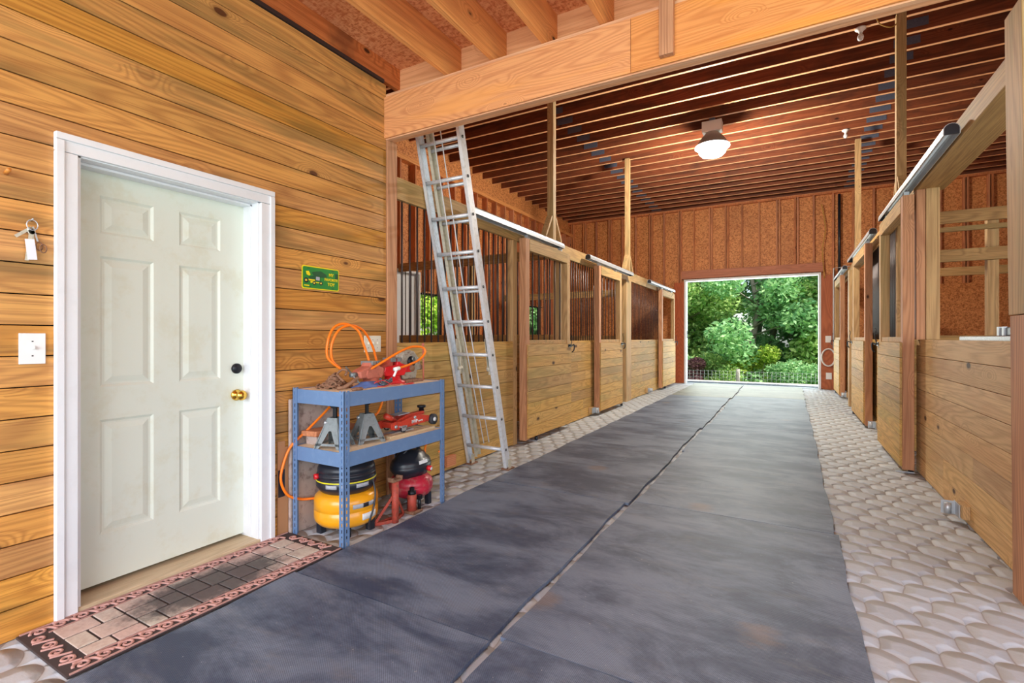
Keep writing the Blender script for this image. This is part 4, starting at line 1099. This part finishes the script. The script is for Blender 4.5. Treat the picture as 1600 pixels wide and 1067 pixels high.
# orange hose with loops over the shelf, and its lower runs
hz = thing('orange_air_hose', 'orange air hose looping above the top shelf and down the left side', 'hose', (-2.6, 2.4, .9))
def hose(pts, r=.0085, name='hose_run'): return MB().tube(smooth_path(pts, 8), r, 8).build(name, M['orange'], hz)
hose([(-2.60, 2.30, ZT + .12), (-2.62, 2.25, 1.10), (-2.62, 2.24, 1.20), (-2.61, 2.29, 1.30), (-2.60, 2.39, 1.335), (-2.60, 2.50, 1.30), (-2.60, 2.58, 1.20), (-2.60, 2.62, 1.10), (-2.60, 2.64, 1.02)])
hose([(-2.59, 2.29, ZT + .12), (-2.63, 2.22, 1.12), (-2.63, 2.22, 1.23), (-2.63, 2.27, 1.32), (-2.61, 2.35, 1.345), (-2.58, 2.43, 1.30), (-2.57, 2.475, 1.20), (-2.56, 2.51, 1.095), (-2.55, 2.50, 1.05), (-2.53, 2.42, .99)])
hose([(-2.50, 2.38, ZT + .07), (-2.46, 2.43, 1.04), (-2.43, 2.52, 1.09), (-2.40, 2.64, 1.15), (-2.39, 2.76, 1.185), (-2.37, 2.86, 1.18), (-2.36, 2.875, 1.14), (-2.37, 2.82, 1.09), (-2.375, 2.72, 1.06), (-2.38, 2.62, 1.04)])
MB().cyl((-2.38, 2.62, 1.04), (-2.385, 2.575, 1.032), .014, 12).cyl((-2.385, 2.60, 1.03), (-2.38, 2.565, .985), .008, 8).build('coupling', M['white_pl'], hz)
hose([(-2.70, 2.36, .84), (-2.70, 2.26, .76), (-2.72, 2.14, .66), (-2.76, 2.04, .56), (-2.77, 1.99, .44), (-2.77, 1.98, .35), (-2.76, 2.02, .26), (-2.74, 2.10, .215), (-2.70, 2.18, .205)])
hose([(-2.50, 2.20, .86), (-2.52, 2.19, .80), (-2.53, 2.22, .745), (-2.50, 2.27, .72)]); hose([(-2.46, 2.55, .84), (-2.47, 2.54, .79), (-2.46, 2.50, .745), (-2.44, 2.45, .73)])
hose([(-2.45, 2.98, .32), (-2.47, 3.02, .42), (-2.45, 3.1, .47), (-2.42, 3.16, .44), (-2.42, 3.17, .38), (-2.44, 3.14, .34)])

# grey jack stands (local geometry, standing on z=0)
def jack_stand(label):
    t = thing('jack_stand', label, 'jack stand', (0, 0, 0), 'grey jack stands on the middle shelf'); L = dict(local=True)
    for s_ in (-1, 1):
        for ax in (0, 1):
            def pt(u, z, d): return (u, d * s_, z) if ax == 0 else (d * s_, u, z)
            # trapezoid face with window, sloped inward
            zf = [0, .03, .12, .20]; def_w = lambda z: .098 - .064 * (z / .20); dep = lambda z: .088 - .055 * (z / .20)
            mb = MB()
            def quad(a, b, c, d):
                th = .004; A = [a, b, c, d]; n_ = len(mb.v)
                mb.v += [pt(u, z, dep(z)) for u, z in A] + [pt(u, z, dep(z) - th) for u, z in A]
                for f in ((0, 1, 2, 3), (7, 6, 5, 4), (0, 4, 5, 1), (1, 5, 6, 2), (2, 6, 7, 3), (3, 7, 4, 0)): mb.f.append([q + n_ for q in f]); mb.m.append(0); mb.sm.append(False)
            for q in (-1, 1):
                quad((q * def_w(0), 0), (q * (def_w(0) - .034), 0), (q * (def_w(.035) - .042), .035), (q * def_w(.035), .035))
                quad((q * def_w(.035), .035), (q * (def_w(.035) - .042), .035), (q * .008, .115), (q * def_w(.115), .115))
            quad((-(def_w(.02)), .02), (def_w(.02), .02), (def_w(.035), .035), (-def_w(.035), .035))
            quad((-def_w(.115), .115), (def_w(.115), .115), (def_w(.2), .2), (-def_w(.2), .2))
            mb.build('side_plate', M['steel_grey'], t, **L)
    MB().box(-.012, .012, -.009, .009, .10, .27).build('ratchet_post', M['black_metal'], t, bevel=.002, **L)
    MB().prism([(-.04, .295), (.04, .295), (.03, .275), (.014, .262), (-.014, .262), (-.03, .275)], -.018, .018, 'Y').build('saddle', M['black_metal'], t, bevel=.003, **L)
    MB().cyl((-.035, -.03, .17), (.03, -.03, .17), .008, 10).cyl((-.03, -.032, .165), (-.05, -.045, .17), .011, 10).build('pawl_handle', M['galv'], t, **L)
    return t
js = jack_stand('grey jack stand on the middle shelf at its near left corner'); js.location = (-2.50, 2.165, ZM); js.rotation_euler = (0, 0, .3); js.scale = (.98, .98, .93)
j2 = copy_tree(js); j2.location = (-2.45, 2.385, ZM); j2.rotation_euler = (0, 0, -.35); j2['label'] = 'grey jack stand on the middle shelf beside the red floor jack'

# red floor jack, lying along y
fj = thing('floor_jack', 'red trolley floor jack lying on the middle shelf', 'floor jack', (-2.47, 2.78, ZM + .02)); Z0 = ZM + .02
side_p = [(2.56, .03), (2.60, .02), (2.98, .035), (3.0, .05), (2.97, .075), (2.86, .10), (2.80, .10), (2.66, .075), (2.60, .08), (2.56, .07)]
for x in (-2.53, -2.40): MB().prism([(y, Z0 + z) for y, z in side_p], x - .004, x + .004, 'X').build('side_plate', M['jack_red'], fj, bevel=.002)
MB().box(-2.525, -2.405, 2.60, 2.78, Z0 + .03, Z0 + .07).build('frame', M['jack_red'], fj, bevel=.004)
MB().prism([(2.64, Z0 + .07), (2.78, Z0 + .105), (2.96, Z0 + .11), (2.97, Z0 + .085), (2.80, Z0 + .075), (2.66, Z0 + .05)], -2.49, -2.44, 'X').build('lift_arm', M['jack_red'], fj, bevel=.004)
MB().lathe([(.022, .0), (.018, .03), (.032, .034), (.034, .05), (.026, .052), (.001, .05)], (-2.465, 2.96, Z0 + .10)).build('saddle', M['black_metal'], fj)
MB().cyl((-2.46, 2.66, Z0 + .075), (-2.44, 2.55, Z0 + .125), .02, 14).build('handle_socket', M['jack_red'], fj)
MB().prism([(2.66, Z0 + .112), (2.78, Z0 + .118), (2.77, Z0 + .122), (2.65, Z0 + .117)], -2.50, -2.42, 'X').build('cover_label', M['label'], fj)
for x in (-2.545, -2.385): MB().cyl((x - .014, 3.0, Z0 + .045), (x + .014, 3.0, Z0 + .045), .04, 20).build('front_wheel', M['rubber'], fj)
MB().cyl((-2.37, 3.0, Z0 + .045), (-2.366, 3.0, Z0 + .045), .016, 14).build('wheel_hub', M['label_white'], fj)
for x in (-2.54, -2.385):
    MB().cyl((x - .01, 2.665, Z0 + .018), (x + .01, 2.665, Z0 + .018), .02, 16).build('caster_wheel', M['rubber'], fj)
    MB().box(x - .016, x + .016, 2.635, 2.69, Z0 + .035, Z0 + .045).box(x + .012, x + .016, 2.64, 2.68, Z0 + .012, Z0 + .04).build('caster_fork', M['galv'], fj)
MB().cyl((-2.396, 2.60, Z0 + .045), (-2.388, 2.60, Z0 + .045), .012, 12).cyl((-2.396, 2.80, Z0 + .085), (-2.388, 2.80, Z0 + .085), .011, 12).build('bolt', M['galv'], fj)
text_obj('MVP', .034, M['label_white'], fj, (-2.3945, 2.80, Z0 + .055), (PI / 2, 0, PI / 2), bold=.0008)
text_obj('sports', .020, M['label_white'], fj, (-2.3945, 2.865, Z0 + .055), (PI / 2, 0, PI / 2), bold=.0005)

# yellow pancake compressor
cx, cy = -2.535, 2.29
yc = thing('air_compressor', 'yellow orange pancake air compressor with black shroud under the shelf', 'air compressor', (cx, cy, 0))
MB().lathe([(.001, .05), (.13, .052), (.175, .066), (.196, .09), (.2, .11), (.2, .158), (.197, .161), (.2, .164), (.2, .215), (.194, .24), (.175, .258), (.12, .275), (.001, .28)], (cx, cy, 0), n=44).build('tank', M['yellow'], yc)
pr = [(.001, .25), (.13, .25), (.165, .275), (.188, .31), (.188, .355), (.178, .36), (.178, .366), (.185, .372), (.184, .386), (.175, .391), (.175, .397), (.181, .403), (.178, .42), (.165, .445), (.13, .462), (.001, .466)]
sh_ = MB().lathe(pr, (cx, cy, 0), n=44).build('shroud', M['black_pl'], yc)
MB().lathe([(.1885, .342), (.1895, .344), (.1895, .348), (.1885, .350)], (cx, cy, 0), n=44).build('stripe', M['yellow_line'], sh_)
mb = MB()
for k in range(9):
    a = -.2 + k * .17; x_ = cx + .11 * math.cos(-1.9 + k * .16)
    mb.bar((cx - .10 + k * .018, cy - .12, .467), (cx - .06 + k * .018, cy - .0, .469), .007, .006, (1, 0, 0))
mb.build('vent_slats', M['slot'], sh_)
def curved_label(a0, a1, r, z0, z1, m, par, name='sticker', c=(cx, cy)):
    mb = MB(); n = 8; o_ = len(mb.v)
    for z in (z0, z1):
        for k in range(n + 1): a = a0 + (a1 - a0) * k / n; mb.v.append((c[0] + r * math.cos(a), c[1] + r * math.sin(a), z))
    for k in range(n): mb.f.append([k, k + 1, n + 2 + k, n + 1 + k]); mb.m.append(0); mb.sm.append(True)
    o = mb.build(name, m, par); q = o.modifiers.new('s', 'SOLIDIFY'); q.thickness = .0012; q.offset = 1; return o
curved_label(-1.45, -1.05, .1885, .312, .336, M['label'], sh_); curved_label(-.95, -.78, .1885, .312, .336, M['label'], sh_); curved_label(-.42, .05, .1885, .312, .336, M['label'], sh_)
curved_label(-.55, .3, .2015, .185, .213, M['label'], yc); curved_label(-.25, .35, .2015, .105, .145, M['label_white'], yc); curved_label(-.22, -.02, .2025, .186, .212, M['black_pl'], yc)
MB().cyl((cx - .07, cy - .165, .375), (cx - .078, cy - .19, .375), .018, 14).build('red_knob', M['red'], sh_)
for a in (-2.2, -.75, .5, 2.2):
    MB().box(cx + .155 * math.cos(a) - .022, cx + .155 * math.cos(a) + .022, cy + .155 * math.sin(a) - .022, cy + .155 * math.sin(a) + .022, 0.001, .10).build('foot', M['black_pl'], yc, bevel=.004)
MB().tube(smooth_path([(cx + .17, cy + .06, .34), (cx + .205, cy + .05, .26), (cx + .212, cy + .03, .17), (cx + .20, cy + .0, .07), (cx + .18, cy + .02, .03)], 6), .006, 6).build('power_cord', M['black_pl'], yc)

# red and black compressor
cx2, cy2 = -2.50, 2.88
rc = thing('air_compressor', 'crimson tank air compressor with dark shroud under the far end of the shelf', 'air compressor', (cx2, cy2, 0))
MB().lathe([(.001, .06), (.09, .062), (.14, .085), (.16, .12), (.164, .15), (.162, .154), (.164, .158), (.155, .195), (.12, .225), (.05, .235), (.001, .235)], (cx2, cy2, 0), n=40).build('tank', M['crimson'], rc)
mb = MB(); mb.smooth = True
mb.lathe([(.001, .22), (.12, .22), (.13, .245), (.15, .27), (.152, .30), (.146, .305), (.148, .315), (.135, .345), (.12, .35), (.10, .385), (.06, .405), (.001, .41)], (cx2, cy2 - .0, 0), n=14, sx=.85, sy=1.2)
s2 = mb.build('shroud', M['black_pl'], rc)
MB().bar((cx2 + .1225, cy2 + .0, .318), (cx2 + .1175, cy2 + .0, .342), .09, .004, (0, 1, 0)).build('name_label', M['label_white'], s2)
MB().cyl((cx2 + .12, cy2 + .05, .275), (cx2 + .15, cy2 + .055, .27), .02, 16).build('red_knob', M['red'], s2)
MB().cyl((cx2 + .15, cy2 + .055, .27), (cx2 + .153, cy2 + .055, .27), .012, 14).build('gauge_face', M['label_white'], s2)
for a in (-.9, .5, 2.2, 3.6): MB().box(cx2 + .13 * math.cos(a) - .018, cx2 + .13 * math.cos(a) + .018, cy2 + .13 * math.sin(a) - .018, cy2 + .13 * math.sin(a) + .018, .001, .09).build('foot', M['black_pl'], rc, bevel=.003)
MB().tube(smooth_path([(cx2, cy2 - .1, .38), (cx2 + .02, cy2 - .04, .43), (cx2 + .02, cy2 + .04, .43), (cx2, cy2 + .1, .39)], 6), .012, 8).build('carry_handle', M['black_pl'], rc)

# red tripod jack stand with tube column
def tube_stand(x, y, label, h=.31):
    t = thing('tripod_jack_stand', label, 'jack stand', (x, y, 0))
    MB().cyl((x, y, .001), (x, y, h - .03), .024, 16).build('column', M['rust_red'], t)
    MB().prism([(y - .045, h - .03), (y + .045, h - .03), (y + .05, h), (y + .035, h), (y + .03, h - .015), (y - .03, h - .015), (y - .035, h), (y - .05, h)], x - .025, x + .025, 'X').build('saddle', M['rust'], t, bevel=.002)
    for a in (1.9, 4.2): 
        ex, ey = x + .14 * math.cos(a), y + .14 * math.sin(a)
        MB().bar((x, y, .2), (ex, ey, .015), .018, .006, (0, 0, 1)).bar((x, y, .012), (ex, ey, .012), .02, .012, (0, 0, 1)).build('leg', M['rust_red'], t)
    a, b = 1.9, 4.2; MB().bar((x + .14 * math.cos(a), y + .14 * math.sin(a), .012), (x + .14 * math.cos(b), y + .14 * math.sin(b), .012), .018, .01, (0, 0, 1)).build('base_bar', M['rust_red'], t)
tube_stand(-2.335, 2.53, 'rusty red tripod jack stand with upright tube under the shelf')
# bottle jack
bx_, by_ = -2.36, 2.73
bj = thing('bottle_jack', 'rusty red and black bottle jack on the floor under the shelf', 'bottle jack', (bx_, by_, 0))
MB().box(bx_ - .05, bx_ + .05, by_ - .045, by_ + .06, .001, .02).build('base', M['rust'], bj, bevel=.004)
MB().lathe([(.001, .02), (.033, .02), (.033, .13), (.026, .135), (.026, .14), (.001, .14)], (bx_, by_, 0)).build('cylinder', M['rust_red'], bj)
MB().lathe([(.029, .125), (.029, .155), (.017, .16), (.017, .18), (.001, .182)], (bx_, by_, 0)).build('ram', M['black_metal'], bj)
MB().cyl((bx_ + .03, by_ + .045, .02), (bx_ + .03, by_ + .045, .10), .012, 12).box(bx_ + .015, bx_ + .045, by_ + .03, by_ + .062, .09, .12).build('pump', M['black_metal'], bj)
# black wire rack behind red compressor
t = thing('wire_rack', 'black wire rack leaning on the stall boards behind the crimson compressor', 'rack', (-2.72, 3.12, 0))
for k in range(8): MB().tube([(-2.70, 2.98 + k * .03, .02), (-2.76, 3.0 + k * .035, .52)], .004, 6).build('wire', M['black_metal'], t)
MB().tube([(-2.70, 2.97, .02), (-2.70, 3.20, .02), (-2.76, 3.26, .52), (-2.76, 2.98, .52)], .006, 6, closed=True).build('frame', M['black_metal'], t)

# ---------------------------------------------------------------- outside
GZ = -1.5
mb = MB(); ysg = [(-40, 0), (YE + .9, -.0), (YE + 1.6, -.06), (24, GZ), (80, GZ - .2)]
mb.add([(-90, YE + 1.0, -.02), (90, YE + 1.0, -.02), (90, 16, -.12), (-90, 16, -.12), (90, 24, GZ), (-90, 24, GZ), (90, 120, GZ), (-90, 120, GZ)], [(0, 1, 2, 3), (3, 2, 4, 5), (5, 4, 6, 7)])
mb.add([(-90, -40, -.21), (90, -40, -.21), (90, YE + 1.0, -.21), (-90, YE + 1.0, -.21)], [(0, 1, 2, 3)])
o = mb.build('grass_ground', M['grass']); o['kind'] = 'structure'
o = MB().box(-7, 6, YE + .9, YE + 1.35, -.2, -.005).build('gravel_apron', M['gravel']); o['kind'] = 'structure'

# fence
FY = 22.5
def gz(y): return -.12 + (y - 16) * (GZ + .12) / 8
fz = gz(FY)
fn = thing('wire_fence', 'wooden post and wire mesh fence below the far doorway', 'fence', (0, FY, fz))
x = -13.7; k = 0
while x < 12: MB().cyl((x, FY, fz - .2), (x, FY, fz + 1.2), .075, 10).build('fence_post', M['fence_wood'], fn); x += 2.95
mb = MB()
for k in range(8): mb.tube([(-14.6, FY - .08, fz + .12 + k * .14), (12, FY - .08, fz + .12 + k * .14)], .006, 4)
x = -14.6
while x < 12: mb.tube([(x, FY - .08, fz + .1), (x, FY - .08, fz + 1.12)], .005, 4); x += .15
mb.build('wire_mesh', M['fence_wire'], fn)


def leaf_cloud(n, blobs, size, seed):
    rs = np.random.RandomState(seed); W = np.array([b[3] ** 2 for b in blobs], float); W /= W.sum()
    idx = rs.choice(len(blobs), n, p=W); B = np.array(blobs, float)[idx]
    d = rs.normal(size=(n, 3)); d /= np.linalg.norm(d, axis=1)[:, None]; r = B[:, 3:4] * (rs.rand(n, 1) ** .4)
    c = B[:, :3] + d * r * np.array([1, 1, .8])
    u = rs.normal(size=(n, 3)); u[:, 2] *= .6; u /= np.linalg.norm(u, axis=1)[:, None]; v = np.cross(u, rs.normal(size=(n, 3))); v /= np.linalg.norm(v, axis=1)[:, None]
    s_ = size * rs.uniform(.6, 1.3, (n, 1))
    P = np.stack([c - u * s_, c + v * s_ * .5, c + u * s_, c - v * s_ * .5], 1).reshape(-1, 3)
    return P


def leaves_mesh(name, P, mat):
    me = bpy.data.meshes.new(name); n = len(P) // 4
    me.vertices.add(len(P)); me.vertices.foreach_set('co', P.astype('f').ravel()); me.loops.add(4 * n); me.loops.foreach_set('vertex_index', np.arange(4 * n, dtype='i'))
    me.polygons.add(n); me.polygons.foreach_set('loop_start', np.arange(0, 4 * n, 4, dtype='i')); me.materials.append(mat); me.update(); me.validate(); return me


def tree_proto(seed, h, rad, mat, n=16000, size=.13, low=.6):
    rr = random.Random(seed); t = thing('forest_tree', 'x', 'tree', (0, 0, 0))
    mb = MB(); pth = [(rr.uniform(-.15, .15) * k, rr.uniform(-.15, .15) * k, h * .85 * k / 6 - .3) for k in range(7)]
    mb.tube(pth, [.2 * (1 - .13 * k) for k in range(7)], 10); blobs = []
    for k in range(26):
        z = low + (h - low) * (k / 25.0); a = rr.uniform(0, 2 * PI); q = rad * rr.uniform(.2, .95) * (1 - .6 * max(0, (z / h - .55) / .45))
        c = (q * math.cos(a), q * math.sin(a), z); blobs.append(c + (rr.uniform(.7, 1.25),)); mb.tube([(0, 0, max(.3, z - .8)), (c[0] * .6, c[1] * .6, z - .3), c], [.05, .03, .01], 5)
    mb.build('trunk', M['bark'], t, local=True)
    o = bpy.data.objects.new('foliage', leaves_mesh('foliage', leaf_cloud(n, blobs, size, seed), mat)); col.objects.link(o); o.parent = t
    return t


protos = [tree_proto(1, 10, 2.6, M['leaf'], 19000), tree_proto(2, 11, 2.8, M['leaf_b'], 20000, .125), tree_proto(3, 9, 2.4, M['leaf'], 16000, .15, .8)]
bright = tree_proto(4, 9, 2.6, M['leaf_y'], 12000, .13, .2)
spots = []
for row, (yy, n, x0, x1) in enumerate(((27, 8, -13.5, 8), (31, 8, -15, 9), (36, 8, -18, 11))):
    for k in range(n): spots.append((x0 + (x1 - x0) * k / (n - 1) + R.uniform(-.7, .7), yy + R.uniform(-1, 1), row, k))
used = set()
for i, (x, y, row, k) in enumerate(spots):
    p = (i * 7 + row) % 3; o = protos[p] if p not in used else copy_tree(protos[p]); used.add(p)
    o.location = (x, y, GZ - .2 + row * .3); o.rotation_euler = (0, 0, R.uniform(0, 6)); o.scale = [R.uniform(.9, 1.15)] * 3
    o['label'] = 'leafy green forest tree beyond the fence, %s row back, %s from the left' % (('first', 'second', 'third')[row], ORD[k]); o['group'] = 'trees beyond the fence'
for i in range(7):
    o = copy_tree(bright) if i else bright; o.location = (-14 - R.uniform(0, 2.5), 3.5 + i * 2.9, -.5); o.rotation_euler = (0, 0, i * 1.3); o['label'] = 'green tree outside the left stall windows, %s from the entry end' % ORD[i]; o['group'] = 'trees outside the left wall'
    

def shrub(x, y, z, r, mat, label, seed, n=5000, size=.06, h=1.0):
    t = thing('shrub', label, 'bush', (x, y, z)); rr = random.Random(seed)
    blobs = [(rr.uniform(-r, r) * .7, rr.uniform(-r, r) * .5, rr.uniform(.2, 1.1) * h * .9, r * rr.uniform(.35, .6)) for _ in range(9)]
    mb = MB()
    for b in blobs: mb.tube([(0, 0, -.1), (b[0] * .5, b[1] * .5, b[2] * .6), b[:3]], [.02, .015, .005], 5)
    mb.build('stems', M['bark'], t, local=True)
    o = bpy.data.objects.new('foliage', leaves_mesh('foliage', leaf_cloud(n, blobs, size, seed), mat)); col.objects.link(o); o.parent = t; return t


shr = [(-8.2, 'leaf', 1.5, 2.2, 'broad green'), (-6.6, 'leaf_b', 1.3, 2.0, 'dense blue green'), (-5.0, 'leaf_b', 1.2, 1.6, 'low blue green'), (-4.2, 'leaf_p', .7, 2.0, 'purple leaved'), (-3.2, 'leaf', 1.3, 1.7, 'rounded green'), (-1.4, 'leaf_y', 1.2, 2.2, 'bright yellow green'), (.3, 'leaf_b', 1.3, 1.8, 'bushy blue green'), (1.9, 'leaf', 1.2, 1.7, 'spreading green'), (3.4, 'leaf_b', 1.4, 1.9, 'wide blue green')]
for i, (x, m, r, h, nm) in enumerate(shr):
    yy = 24.3 + (i % 3) * .5
    shrub(x, yy, gz(min(yy, 24)), r, M[m], '%s shrub just beyond the fence, %s from the left' % (nm, ORD[i]), 50 + i, 6000, .075, h)
t = shrub(-9.0, 26.2, GZ + 1.2, 1.5, M['leaf_y'], 'tall yellow green sunlit sapling at the left of the doorway view', 80, 5000, .1, 4.5)
